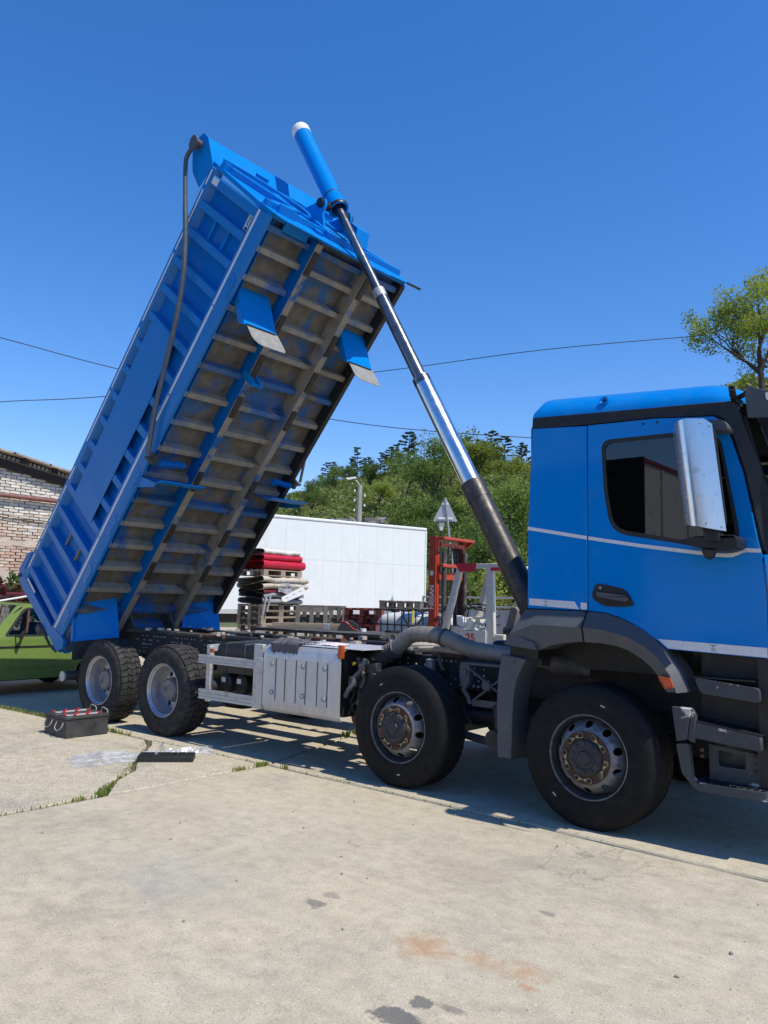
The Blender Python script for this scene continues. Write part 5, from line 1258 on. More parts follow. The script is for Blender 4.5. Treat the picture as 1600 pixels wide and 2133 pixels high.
wfo = wf.build('wire_fence', 'galv', smooth=0); tag(wfo, 'thin wire mesh fence in front of the brick wall', 'fence')

# ================================================================ WHITE TRAILER
td = Vector((.274,.962,0)).normalized(); tn = Vector((td.y,-td.x,0)); P2 = Vector((-12.93,15.29,0))
trl = thing('white_box_trailer', 'long white box trailer with panelled side parked across the yard', 'trailer', P2-td*4.1-tn*1.25)
def tp_(s, n, z): v = P2-td*s+tn*n; return (v.x, v.y, z)
def tbox(s0, s1, n0, n1, z0, z1): return MB().hexa([tp_(s0,n0,z0),tp_(s1,n0,z0),tp_(s1,n1,z0),tp_(s0,n1,z0),tp_(s0,n0,z1),tp_(s1,n0,z1),tp_(s1,n1,z1),tp_(s0,n1,z1)])
tbox(0, 8.4, -2.5, -.012, 1.22, 3.97).build('box', 'white_panel', trl)
ss = [.03]+[.03+.64*k for k in range(1, 14)]
for i in range(13):
    tbox(ss[i]+.0018, ss[i+1]-.0018, -.0115, 0, 1.24, 2.74).build('panel', 'white_panel', trl); tbox(ss[i]+.0018, ss[i+1]-.0018, -.0115, -.0005, 2.745, 3.90).build('panel', 'white_panel', trl)
tbox(-.03, 8.43, -2.53, .025, 3.905, 4.0).build('roof_rail', 'white_panel', trl, bevel=.03)
tbox(-.03, .025, -.02, .022, 1.2, 3.90).build('corner_rail', 'white_panel', trl, bevel=.01)
tbox(-.02, 8.42, -.03, .018, 1.12, 1.235).build('floor_rail', 'alu_dull', trl); tbox(.2, 8.2, -1.8, -.7, .85, 1.10).build('trailer_chassis', 'steel_black', trl)
for s in (1.0, 2.3, 3.6):
    for n in (-.05, -2.15):
        v0, v1 = Vector(tp_(s, n, .5)), Vector(tp_(s, n-.3, .5)); MB().cyl(v0, v1, .5, None, 28).build('tyre', 'tyre', trl, bevel=.04)
tbox(7.2, 7.35, -.6, -.45, 0, 1.1).build('landing_leg', 'steel_black', trl); tbox(7.2, 7.35, -2.1, -1.95, 0, 1.1).build('landing_leg', 'steel_black', trl)

# ================================================================ PALLETS, TARPS, CRATES
def make_pallet(m, label, group):
    p = thing('wooden_pallet', label, 'pallet', (0,0,0), 0, group, world=False)
    hb_, bb_ = .022, .078
    bl_ = MB().box(-.05,.05,-.07,.07,.022,.10).mesh('block', 0); bl_.materials.append(MT[m])
    for x in (-.35, 0, .35):
        MB().box(x-.05, x+.05, -.6, .6, 0, .022).build('bottom_board', m, p)
        for y in (-.53, 0, .53): o = obj('block', bl_, None, p); o.location = (x, y, .0)
    for y in (-.53, 0, .53): MB().box(-.4, .4, y-.07, y+.07, .1, .122).build('stringer', m, p)
    for x in (-.35,-.175,0,.175,.35): MB().box(x-.05 if abs(x) < .3 else x-.06*(x<0)-.05*(x>0), x+.05, -.6, .6, .122, .144).build('deck_board', m, p)
    return p
PC = (-10.95, 6.76)
ORD = ['topmost','second from the top','third from the top','fourth from the top','fifth from the top','sixth from the top','seventh from the top','eighth from the top','ninth from the top','lowest']
pal0 = make_pallet('wood', 'weathered wooden pallet, topmost in the stack under the grey tarps', 'pallets stacked beside the white trailer')
pal0.location = (PC[0], PC[1], .144*9)
for k in range(1, 10):
    dup(pal0, (PC[0]+random.uniform(-.02,.02), PC[1]+random.uniform(-.02,.02), .144*(9-k)), random.uniform(-.02,.02), 'weathered wooden pallet, %s in the stack under the grey tarps' % ORD[k])
dup(pal0, (PC[0]+.02, PC[1]-.02, 2.065), .03, 'wooden pallet lying between the grey tarps and the red tarps')
def tarp(name, label, m, c, lx, ly, h, n, seed, rot=0, lobe=.5):
    """folded sheet: n rounded layers, wavy, stacked"""
    b = MB(Matrix.Translation(c) @ Matrix.Rotation(rot, 4, 'Z'))
    for k in range(n):
        z0 = h*k/n; th = h/n*1.04; sx = lx*(1+.10*fn(k*2.1, seed, 1)); sy = ly*(1+.08*fn(k*1.7, seed, 5)); ox, oy = .05*fn(k, seed, 2), .06*fn(k, seed, 3)
        def p(u, v):
            a = u*2*math.pi; ca, sa = math.cos(a), math.sin(a); b_ = v*2-1
            z = math.copysign(abs(sa)**.7, sa)*th/2; r = math.copysign(abs(ca)**.4, ca)
            e = 1+.05*fn(b_*3, k, seed)+.03*fn(b_*9, k, seed+2)
            sag = .10*fn(r*1.2+k, b_*1.6, seed)+.035*fn(r*4, b_*4+k, seed)
            return (ox+r*sx/2*e, oy+b_*sy/2*(1+.06*fn(r*2, k, seed+7)), z0+th/2+z+sag*(.3+.7*k/n))
        b.grid(p, 28, 26, True)
        for s in (0, 1): pass
    return tag(b.build(name, m, smooth=50), label, 'tarp')
tarp('folded_tarp', 'flattened folded grey tarp at the bottom of the load on the pallet stack', 'grey_tarp', (PC[0], PC[1]+.02, 1.445), .85, 1.22, .26, 2, 3)
tarp('folded_tarp', 'dark red folded tarp edge showing between grey and beige tarps', 'dark_red', (PC[0], PC[1]+.0, 1.67), .86, 1.15, .12, 1, 6)
tarp('folded_tarp', 'beige folded canvas tarp directly under the upper pallet', 'beige_tarp', (PC[0]+.03, PC[1]+.05, 1.78), .9, 1.38, .27, 2, 9)
tarp('folded_tarp', 'lowest bright red folded tarp on the upper pallet', 'red_tarp', (PC[0], PC[1]+.03, 2.212), .88, 1.28, .21, 1, 12)
tarp('folded_tarp', 'bright red rolled tarp in the middle of the top load', 'red_tarp', (PC[0], PC[1]-.02, 2.395), .86, 1.18, .16, 1, 15)
tarp('folded_tarp', 'stained white and red tarp lying on top of the red tarps', 'white_tarp', (PC[0]+.02, PC[1]-.04, 2.54), .8, 1.10, .13, 1, 18)
hg = MB()
def drape(u, v):
    x = PC[0]+.44+.05*v+.035*fn(u*5, v*4, 1)+.02*fn(u*12, v*8, 3); y = PC[1]-.20+.78*u+.05*v*fn(u*2, 1, 1); z = 1.99-.36*v*(.75+.35*u)-.05*fn(u*4, v, 8)
    return (x, y, z)
hg.grid(drape, 40, 16); tag(hg.build('draped_tarp', 'grey_tarp', smooth=60), 'shiny grey tarp flap hanging down the front of the tarp pile', 'tarp')
eb_ = MB(); eb_.prism(rounded([(PC[1]-.12,1.60),(PC[1]+.52,1.86),(PC[1]+.60,1.80),(PC[1]+.62,1.70),(PC[1]+.0,1.50),(PC[1]-.10,1.52)], .03, 4), PC[0]+.50, PC[0]+.515, 'yz', [rounded([(PC[1]+x-.04,z-.02),(PC[1]+x+.04,z-.02+.03),(PC[1]+x+.04,z+.03),(PC[1]+x-.04,z)], .02, 3) for x, z in ((.05,1.585),(.25,1.665),(.45,1.745))]); tag(eb_.build('tarp_edging', 'white_cap'), 'white tarp edge strip with oval eyelets hanging from the pile', 'tarp edge')
for k, (y0, l) in enumerate(((-.48,.5),(-.36,.42))):
    tag(MB().tube(smoothpath([(PC[0]+.35,PC[1]+y0,1.70),(PC[0]+.44,PC[1]+y0-.03,1.6),(PC[0]+.46,PC[1]+y0-.10,1.4),(PC[0]+.47,PC[1]+y0-.14,1.7-l)],5), .022, 6).build('hanging_strap', 'grey_tarp'), ('longer' if k == 0 else 'shorter')+' grey strap dangling from the tarps over the pallets', 'strap', 'straps hanging from the tarps')
# upright wooden frames
for k, (x, y, lab) in enumerate(((-7.95,5.28,'grey wooden crate frame standing upright next to the pallet stack'),(-8.25,5.75,'second grey wooden crate frame leaning behind the first'))):
    cr = thing('open_crate', lab, 'crate', (x, y, 0), R(47), 'upright wooden frames', world=False)
    for i in range(4): MB().box(-.42+i*.26, -.42+i*.26+.08, -.05, .05, 0, 1.46-.02*(i % 2)).build('post', 'wood_grey', cr)
    for z in (.2, .68, 1.16, 1.38): MB().box(-.415, .435, .051, .073, z, z+.085).build('rail', 'wood_grey', cr)
    for z in (.45, 1.34): MB().box(-.34, -.17, -.045, .045, z, z+.09).build('brace', 'wood_grey', cr); MB().box(-.08, .09, -.045, .045, z, z+.09).build('brace', 'wood_grey', cr)
# red and grey pallets further back
palr = make_pallet('wood_red', 'red painted pallet, topmost of the stack behind the liquid tank', 'red pallets behind the tank')
palr.location = (-7.15, 6.15, 1.296); palr.rotation_euler = (0,0,.1)
for k in range(1, 10): dup(palr, (-7.15+random.uniform(-.03,.03), 6.15+random.uniform(-.03,.03), .144*(9-k)), random.uniform(0,.12), 'red painted pallet, %s of the stack behind the liquid tank' % ORD[k])
palg = make_pallet('wood_grey', 'grey pallet lying on top of the red pallet stack', 'grey loose pallets')
palg.location = (-6.75, 6.55, 1.45); palg.rotation_euler = (0,0,.35)
# intermediate bulk container
pi0 = dup(pal0, (-5.36, 5.07, 0), 0, 'lower of the two pallets under the white liquid tank'); pi1 = dup(pal0, (-5.36, 5.07, .145), .01, 'upper of the two pallets under the white liquid tank')
ib = thing('liquid_tank', 'white plastic liquid tank in a steel bar cage standing behind the truck', 'liquid tank', (-5.36, 5.07, .29), 0, world=False)
def tankpt(u, v):
    a = u*2*math.pi; ca, sa = math.cos(a), math.sin(a); p = .2
    z = v; e = (1-abs(2*v-1)**9)**.4 if 0 < v < 1 else 0
    return (math.copysign(abs(ca)**p, ca)*.488*e, math.copysign(abs(sa)**p, sa)*.588*e, .14+v*1.0)
MB().grid(tankpt, 56, 30, True).build('bottle', 'ibc', ib, smooth=60)
cg = [(x, -.6) for x in np.linspace(-.5,.5,8)]+[(x, .6) for x in np.linspace(-.5,.5,8)]+[(-.5, y) for y in np.linspace(-.6,.6,9)[1:-1]]+[(.5, y) for y in np.linspace(-.6,.6,9)[1:-1]]
for x, y in cg: MB().cyl((x,y,.12),(x,y,1.16),.009,None,6).build('cage_bar', 'steel_black', ib)
for z in (.14,.40,.66,.92,1.16): MB().tube([(-.5,-.6,z),(.5,-.6,z),(.5,.6,z),(-.5,.6,z)], .010, 6, True).build('cage_ring', 'steel_black', ib)
MB().box(-.5,.5,-.6,.6,.0,.12).build('base', 'steel_black', ib, bevel=.01); MB().cyl((0,0,1.12),(0,0,1.17),.11,None,20).build('lid', 'rubber', ib)
for y in (-.2,.25): MB().box(-.49,.49,y-.03,y+.03,1.162,1.178).build('top_bar', 'wood_grey', ib)
# steel bench with odds and ends
bn = thing('steel_bench', 'dark steel work bench with a dusty flat top behind the truck chassis', 'bench', (-6.2, 3.85, 0))
MB().box(-7.55,-4.75,3.30,4.25,1.055,1.10).build('top', 'steel_dusty', bn)
for x in (-7.4,-4.9):
    for y in (3.4,4.15): MB().box(x-.04,x+.04,y-.04,y+.04,0,1.054).build('leg', 'steel_black', bn)
for k, (x, y, z, l, rz, lab) in enumerate(((-6.85,4.02,1.1215,1.3,.75,'pale splintered plank lying across the steel bench'),(-6.75,3.75,1.1215,1.2,.75,'second weathered plank beside the pale one on the bench'),(-6.85,3.98,1.1645,1.25,.68,'upper plank lying on the two others on the bench'))):
    o = MB().box(-l/2,l/2,-.08,.08,-.02,.02).build('plank', 'wood' if k != 1 else 'wood_grey'); o.location = (x,y,z); o.rotation_euler = (0,0,rz); tag(o, lab, 'plank', 'planks on the bench')
o = MB().prism(rounded([(-.17,0),(.17,0),(.15,.10),(.04,.17),(-.08,.15),(-.17,.06)], .04, 4), -.10, .10).build('tool_bag', 'cloth_dark', bevel=.03); o.location = (-5.95,3.95,1.101); o.rotation_euler = (0,0,.7); tag(o, 'crumpled black tool bag on the steel bench', 'bag')
o = MB().tube(smoothpath([(-.12,.0,.14),(-.02,-.03,.13),(.08,-.02,.04),(.16,.02,.012)],5), .012, 6).build('red_strap', 'red_cap'); o.location = (-5.85,3.82,1.101); o.rotation_euler = (0,0,.7); tag(o, 'short red strap hanging off the black tool bag', 'strap')
o = MB().lathe([(.05,0),(.05,.05),(.035,.05),(.035,0)], 20, I4, True).build('tape_roll', 'white_cap'); o.location = (-5.58,3.88,1.101); tag(o, 'white tape roll lying on the steel bench', 'tape roll')
o = MB().tube([(.10*math.cos(a)*(1+.1*math.sin(a*.7)), .10*math.sin(a), .018+.006*a/6) for a in [i*.35 for i in range(60)]], .013, 6).build('cable_coil', 'cable'); o.location = (-5.05,3.95,1.101); tag(o, 'black cable coil on the right end of the bench', 'cable coil')
o = MB().box(-.05,.05,-.05,.05,0,.10).build('metal_box', 'galv', bevel=.006); o.location = (-6.22,3.72,1.101); o.rotation_euler = (0,0,.6); tag(o, 'small grey metal box on the bench edge', 'metal box')
# pallet truck
pj = thing('pallet_truck', 'hand pallet truck with black loop handle standing behind the chassis', 'pallet truck', (-4.45, 3.68, 0), R(47), world=False)
MB().tube(smoothpath([(0,0,1.18),(-.07,0,1.26),(-.135,0,1.36),(-.13,0,1.44),(-.06,0,1.475),(.06,0,1.475),(.13,0,1.44),(.135,0,1.36),(.07,0,1.26),(0,0,1.18)],5), .016, 8).build('handle', 'rubber', pj)
MB().cyl((0,.0,.5),(0,0,1.2),.022,None,12).build('shaft', 'rubber', pj); MB().box(-.015,.015,-.02,.02,1.28,1.46).build('lever', 'yellow', pj)
MB().cyl((-.09,0,.1),(.09,0,.1),.1,None,20).build('steer_wheel', 'rubber', pj); MB().box(-.12,.12,.05,.2,.18,.55).build('pump', 'fl_red', pj, bevel=.02)
for x in (-.27,.11): MB().box(x,x+.16,.2,1.35,.06,.12).build('fork', 'fl_red', pj, bevel=.01)
MB().box(-.27,.27,.2,.26,.06,.45).build('bridge', 'fl_red', pj)

# ================================================================ FORKLIFT (faces -X)
fk = thing('forklift', 'cream and red forklift with tall red mast and a 25 on its side', 'forklift', (-3.7, 4.65, 0))
def fpart(n, mb, m, **kw): return mb.build(n, m, fk, **kw)
YN, YF = 4.22, 5.02
for y0, s in ((YN, 1), (YF, -1)):
    a, b = (y0, y0+.03*s)
    fpart('mast_rail', MB().box(-4.575, -4.455, min(a,b), max(a,b), .12, 2.585), 'fl_red')
    fpart('mast_flange', MB().box(-4.468, -4.442, min(y0+.031*s,y0+.085*s), max(y0+.031*s,y0+.085*s), .12, 2.56), 'fl_red')
    fpart('inner_rail', MB().box(-4.59, -4.47, min(y0+.10*s,y0+.13*s), max(y0+.10*s,y0+.13*s), .1, 2.45), 'steel_black')
    fpart('lift_cylinder', MB().cyl((-4.38, y0+.12*s, .3), (-4.38, y0+.12*s, 2.36), .038, None, 16), 'steel_dusty')
    fpart('mast_roller', MB().cyl((-4.40, y0-.02*s, 1.22), (-4.40, y0-.11*s, 1.22), .06, None, 18), 'fl_red')
    fpart('tilt_ram', MB().cyl((-4.36, y0-.05*s, 1.20), (-4.02, y0-.0*s, .95), .03, None, 12), 'galv')
fpart('mast_crossbar', MB().box(-4.60, -4.30, YN+.005, YF+.03, 2.535, 2.575), 'fl_red', bevel=.006)
fpart('mast_crossbar', MB().prism([(-4.44,2.44),(-4.30,2.54),(-4.44,2.53)], YF-.0, YF+.02), 'fl_red')
fpart('mast_crossbar', MB().box(-4.50, -4.42, YN+.09, YF-.09, 2.43, 2.49), 'fl_red')
fpart('mast_crossbar', MB().box(-4.43, -4.33, YN+.03, YF+.03, 2.115, 2.165), 'fl_red', bevel=.006); fpart('mast_crossbar', MB().box(-4.44, -4.40, YN+.03, YF-.03, 1.93, 2.04), 'fl_red')
for y in (4.50, 4.58, 4.68, 4.75): fpart('mast_chain', MB().tube([(-4.42,y,2.45),(-4.43,y+.005,1.6),(-4.42,y-.01,.6)], .010, 6), 'steel_black')
text('mast_lettering', 'NISSAN', .108, basis((0,0,1),(-1,0,0),(0,-1,0),(-4.515,YN-.001,1.66)), 'text_white', fk, .003)
fpart('mast_mark', MB().box(-4.555, -4.495, YN-.002, YN-.0005, 1.99, 2.06), 'text_white')
fpart('carriage', MB().box(-4.66, -4.61, 4.2, 5.05, .1, .55), 'steel_black')
for y in (4.35, 4.8): fpart('fork', MB().box(-5.6, -4.67, y, y+.11, .05, .09), 'steel_black')
# guard
for y0 in (4.20, 5.02):
    fpart('front_pillar', MB().bar((-4.30,y0,1.0),(-3.985,y0,2.10), .09, .07, (0,1,0)), 'fl_white', bevel=.006)
    fpart('rear_pillar', MB().bar((-3.44,y0,.95),(-3.475,y0,2.10), .13, .07, (0,1,0)), 'fl_white', bevel=.008)
    fpart('guard_side', MB().box(-4.0, -3.0 if y0 < 5 else -3.2, y0-.036, y0+.036, 2.085, 2.155), 'fl_white', bevel=.006)
for x in np.linspace(-3.95, -3.2, 7): fpart('guard_bar', MB().box(x-.015, x+.015, 4.237, 4.983, 2.11, 2.14), 'fl_white')
fpart('guard_band', MB().prism([(-4.03,2.165),(-3.68,2.165),(-3.70,2.04),(-3.98,2.04)], 4.155, 4.162), 'red_tarp'); fpart('guard_band', MB().box(-3.44,-3.02,4.156,4.163,2.05,2.10), 'red_tarp')
fpart('guard_band', MB().prism([(-4.05,2.16),(-3.95,2.13),(-3.93,2.03),(-3.97,2.06)], 4.15, 4.155), 'red_tarp')
# body
fpart('body', MB().box(-4.25, -3.30, 4.20, 5.05, .30, .98), 'fl_white', bevel=.02)
sp_ = fpart('side_box', MB().prism(rounded([(-3.92,.75),(-3.92,1.17),(-3.90,1.20),(-3.50,1.205),(-3.50,.75)], .015, 3), 4.14, 4.199), 'fl_white', bevel=.006)
text('side_number', '25', .155, basis((1,0,0),(0,0,1),(0,-1,0),(-3.76,4.1385,1.09)), 'text_red', fk, .006)
text('side_lettering', 'NISSAN', .045, basis((1,0,0),(0,0,1),(0,-1,0),(-3.755,4.1385,1.0)), 'text_red', fk, .0015)
fpart('rear_box', MB().box(-3.36, -3.20, 4.14, 4.40, .8, 1.16), 'fl_white', bevel=.01); fpart('cowl', MB().box(-4.22, -4.0, 4.3, 4.95, .98, 1.24), 'fl_white', bevel=.02)
fpart('dash', MB().hexa([(-4.05,4.36,1.20),(-3.80,4.36,1.16),(-3.80,4.62,1.16),(-4.05,4.62,1.20),(-4.02,4.38,1.38),(-3.86,4.38,1.34),(-3.86,4.60,1.34),(-4.02,4.60,1.38)]), 'fl_white', bevel=.01)
fpart('instrument', MB().hexa([(-4.10,4.30,1.26),(-3.98,4.30,1.24),(-3.98,4.42,1.24),(-4.10,4.42,1.26),(-4.12,4.30,1.40),(-4.0,4.30,1.38),(-4.0,4.42,1.38),(-4.12,4.42,1.40)]), 'text_white', bevel=.006)
fpart('steering_column', MB().cyl((-3.93,4.50,1.1),(-3.83,4.50,1.50),.075,.04,16), 'fl_white'); fpart('column_shroud', MB().prism(rounded([(-4.0,1.0),(-3.78,1.0),(-3.78,1.38),(-3.90,1.40)], .03, 3), 4.42, 4.58), 'fl_white')
T = basis(*[tuple(c) for c in frame(Vector((.28,-.1,.95))).transposed()], (-3.81,4.50,1.53))
q = MB(); q.tube([tuple(T @ Vector((.17*math.cos(a), .17*math.sin(a), 0))) for a in [i*math.pi/16 for i in range(32)]], .014, 8, True); q.bar(T @ Vector((-.17,0,-.01)), T @ Vector((.17,0,-.01)), .03, .015); q.bar(T @ Vector((0,0,-.01)), T @ Vector((0,.17,-.01)), .03, .015); fpart('steering_wheel', q, 'rubber')
fpart('lever', MB().tube(smoothpath([(-4.0,4.40,1.36),(-3.97,4.40,1.47),(-4.0,4.4,1.54),(-4.04,4.4,1.55)],4), .010, 6), 'rubber')
for k in range(2): fpart('lever', MB().tube([(-3.80,4.55,1.25),(-3.55,4.60,1.42-.14*k)], .009, 6), 'rubber')
q = MB(); q.box(-3.62,-3.28,4.4,4.85,.98,1.12); fpart('seat', q, 'cloth_dark', bevel=.03); fpart('backrest', MB().prism(rounded([(-3.36,1.1),(-3.24,1.1),(-3.12,1.52),(-3.24,1.56)], .05, 4), 4.38, 4.87), 'wood_grey', bevel=.03)
fpart('counterweight', MB().box(-3.29, -2.75, 4.2, 5.05, .30, 1.28), 'plastic_black', bevel=.06)
for x, r in ((-4.1,.34),(-3.05,.27)):
    for y0 in (4.14, 4.9): fpart('wheel', MB().cyl((x,y0,r),(x,y0+.2,r),r,None,28), 'tyre', bevel=.03)

# ================================================================ SIGN, LANTERN, POLE, WIRES, FENCE
def pol(v, d0):
    return Vector(v)
sg_ = thing('road_sign', 'grey back of a triangular road sign on a leaning thin pole', 'road sign', (-10.85, 14.5, 0))
top, low = Vector((-11.345,14.13,4.74)), Vector((-11.11,14.30,2.38)); base_ = low+(low-top)*(2.38/2.36)
MB().tube([base_, low, top], .03, 10).build('pole', 'galv', sg_)
vd = Vector((2.569,-5.424,0))-Vector((-11.34,14.13,0)); vd.z = 0; vd.normalize(); rt = Vector((-vd.y, vd.x, 0))
sc = Vector((-11.34,14.13,4.31))-vd*.045
MS = basis(tuple(rt), (0,0,1), tuple(-vd), sc)
q = MB(MS); q.prism(rounded([(-.38,-.26),(.38,-.26),(0,.50)], .05, 5), -.006, .006, 'xy'); q.build('plate', 'sign_grey', sg_)
for z, w in ((.28,.20),(-.17,.46)):
    q = MB(MS); q.box(-w/2, w/2, z-.03, z+.03, -.03, -.0065); q.build('clamp', 'white_cap', sg_)
ln = thing('street_lantern', 'small black lantern lamp seen just below the triangular sign', 'lantern', (-12.61, 15.69, 0))
MB().cyl((-12.61,15.69,0),(-12.61,15.69,3.92),.035,None,10).build('post', 'steel_black', ln)
def lath(prof, z): return MB().lathe(prof, 4, Matrix.Translation((-12.61,15.69,z)))
lath([(.0,.34),(.19,.30),(.20,.27)],3.92).build('cap', 'steel_black', ln, smooth=0); lath([(.16,.27),(.09,.02)],3.92).build('glass', 'white_tarp', ln, smooth=0)
for k in range(4):
    a = k*math.pi/2; MB().tube([(-12.61+.09*math.cos(a),15.69+.09*math.sin(a),3.94),(-12.61+.165*math.cos(a),15.69+.165*math.sin(a),4.19)], .013, 6).build('frame_bar', 'steel_black', ln)
up = thing('lamp_pole', 'grey concrete utility pole with a small white lamp head on the hillside foot', 'lamp pole', (-24.06, 24.42, 0))
MB().cyl((-24.06,24.42,-1),(-24.06,24.42,7.45),.19,.125,16).build('pole', 'concrete_pole', up)
MB().tube([(-24.06,24.42,7.40),(-24.15,24.35,7.60),(-24.32,24.22,7.78)], .03, 8).build('arm', 'galv', up)
MB(Matrix.Translation((-24.38,24.15,7.82)) @ Matrix.Rotation(R(40),4,'Z')).prism(rounded([(-.34,-.02),(.20,.06),(.26,-.02),(-.20,-.12)], .04, 3), -.10, .10).build('lamp_head', 'white_cap', up)
for k, (s, z) in enumerate(((-1,7.1),(-1,6.6),(-1,6.1),(1,6.85),(1,6.35))):
    dx, dy = -rt.x*.26*s*-1, -rt.y*.26*s*-1
    MB().cyl((-24.06+dx,24.42+dy,z),(-24.06+dx,24.42+dy,z+.12),.05,.04,8).build('insulator', 'white_cap', up); MB().cyl((-24.06,24.42,z),(-24.06+dx,24.42+dy,z),.015,None,6).build('hook', 'steel_black', up)
def wire(pts, r, label):
    P = [Vector(p) for p in pts]; tag(MB().tube(smoothpath(P, 10), r, 6).build('power_line', 'cable', smooth=60), label, 'cable', 'overhead lines')
wire([(-32.0,1.0,12.6),(-28.714,7.892,11.595),(-26.684,11.904,10.95),(-21.055,19.027,9.46),(-14.073,24.224,8.75),(-8,27.8,8.55)], .020, 'overhead line sagging from upper left down behind the ram to the cab')
wire([(-42,5,9.6),(-38.738,12.429,11.40),(-36.418,17.048,12.36),(-27.737,27.84,14.75),(-18.5,33.2,15.9),(-10.9,37.4,16.40)], .024, 'overhead line rising from left edge to the tree above the cab')
fc = thing('metal_fence', 'grey corrugated sheet fence with pipe railing behind the forklift', 'fence', (-8, 10.9, 0))
F0, F1 = Vector((-10.4,11.75,0)), Vector((-3.2,9.3,0)); fd = (F1-F0).normalized(); fn_ = Vector((-fd.y, fd.x, 0))
for k in range(8):
    q = MB(); n = 17
    pts = [F0+fd*(k*.93+.92*i/(n-1))+fn_*(.018*(1 if i % 4 in (1,2) else -1)) for i in range(n)]
    q.add([tuple(p) for p in pts]+[(p.x,p.y,1.42+.02*(k%2)) for p in pts], [(i,i+1,n+i+1,n+i) for i in range(n-1)]); q.build('sheet', 'corrug', fc, smooth=0)
for k in range(5): p = F0+fd*k*1.9+fn_*.06; MB().cyl(p, p+Vector((0,0,1.72)), .025, None, 8).build('post', 'galv', fc)
for z in (1.72, 1.50): MB().cyl(F0+fn_*.06+Vector((0,0,z)), F1+fn_*.06+Vector((0,0,z)), .025, None, 8).build('railing', 'galv', fc)

# ================================================================ HILL
CX, CY, YAW, FPX = 2.569, -5.424, R(129.919), 1634.6
def ang_of(px): return YAW-math.atan((px-800)/FPX)
px_k = [-2500,-400, 400, 640, 700, 760, 850, 910,1000,1095,1250,1400,1600,2200,6000]
e_k  = [ .10, .10, .11,.128,.144,.155,.165,.170,.174,.168, .20, .225,.262, .25, .2]
d_k  = [ 200, 200, 200, 200, 200, 200, 200, 200, 195, 180, 130, 100,  82,  80, 90]
def hill_par(px): return np.interp(px, px_k, e_k), np.interp(px, px_k, d_k), np.interp(px, [400,900,1150,1600], [42,41,36,30])
def hill_z(px, d):
    e, dr, d0 = hill_par(px)
    if d <= d0: return -.3
    t = (d-d0)/(dr-d0)
    if t <= 1: z = (dr*e+1.6)*(t if t > .08 else t*t/.08*.5+t*.5)
    else: z = (dr*e+1.6)*(1-.25*(t-1)*2)
    return z+1.2*noise.noise(Vector((px*.012, d*.05, 1)))*min(1, t*3)
def hill_pt(px, d):
    a = ang_of(px) if px < 3000 else ang_of(3000)
    return (CX+d*math.cos(a), CY+d*math.sin(a), hill_z(px, d))
hpx = list(np.linspace(-1400, 3000, 150)); hd_l = list(np.linspace(26, 60, 22))+list(np.linspace(64, 240, 60))
hm = MB(); nh = len(hd_l); hm.add([hill_pt(p, d) for p in hpx for d in hd_l], [(i*nh+j,(i+1)*nh+j,(i+1)*nh+j+1,i*nh+j+1) for i in range(len(hpx)-1) for j in range(nh-1)])
struct('hillside', hm, 'ground_green', smooth=60)

def raw_mesh(name, V, nq, m):
    """V: (n*4,3) array of quads"""
    me = bpy.data.meshes.new(name); n = len(V)
    me.vertices.add(n); me.vertices.foreach_set('co', V.astype(np.float32).ravel())
    me.loops.add(n); me.loops.foreach_set('vertex_index', np.arange(n, dtype=np.int32))
    me.polygons.add(n//4); me.polygons.foreach_set('loop_start', np.arange(0, n, 4, dtype=np.int32)); me.polygons.foreach_set('loop_total', np.full(n//4, 4, dtype=np.int32))
    me.update(calc_edges=True); me.materials.append(MT[m]); return me
def leaves(C, size, flat=.0, elong=1.6):
    """one folded-looking leaf quad at each centre"""
    n = len(C); d = rng.normal(size=(n,3)); d[:,2] *= (1-flat); d /= np.linalg.norm(d, axis=1)[:,None]
    e = rng.normal(size=(n,3)); e -= d*np.sum(e*d, 1)[:,None]; e /= np.linalg.norm(e, axis=1)[:,None]
    s = (size*(.6+.8*rng.random(n)))[:,None] if np.isscalar(size) else (size*(.6+.8*rng.random(n)))[:,None]
    a, b = d*s*elong*.5, e*s*.5
    return np.stack([C-a, C+b*.9+a*.1, C+a, C-b*.9+a*.1], 1).reshape(-1,3)
def cloud(centres, rad, per, squash=.75):
    C = []
    for c, r in zip(centres, rad):
        p = rng.normal(size=(per,3)); p /= np.linalg.norm(p, axis=1)[:,None]; p *= (rng.random(per)**.42)[:,None]*r; p[:,2] *= squash; C.append(p+np.array(c))
    return np.concatenate(C)
def limb(mb, p, d, L, r, depth, tips, spread=.6, up=.15, kids=(2,3)):
    n = 4; pts = [p]; rs = [r]
    for i in range(n):
        d = (d+Vector(rng.normal(size=3))*.12+Vector((0,0,up*.25))).normalized(); pts.append(pts[-1]+d*L/n); rs.append(r*(1-.55*(i+1)/n))
    mb.tube(pts, rs, 5 if depth < 2 else 7, caps=False)
    if depth == 0: tips.append(pts[-1]); tips.append(pts[2]); return
    for k in range(rng.integers(kids[0], kids[1]+1)):
        f = .45+.55*rng.random(); i = min(n, max(1, int(round(f*n)))); q = Vector(rng.normal(size=3)); q = (q-d*q.dot(d)).normalized()
        limb(mb, pts[i], (d*(1-spread*.5)+q*spread+Vector((0,0,up))).normalized(), L*(.6+.2*rng.random()), rs[i]*.75, depth-1, tips, spread, up, kids)
    limb(mb, pts[-1], d, L*.65, rs[-1]*.9, depth-1, tips, spread, up, kids)
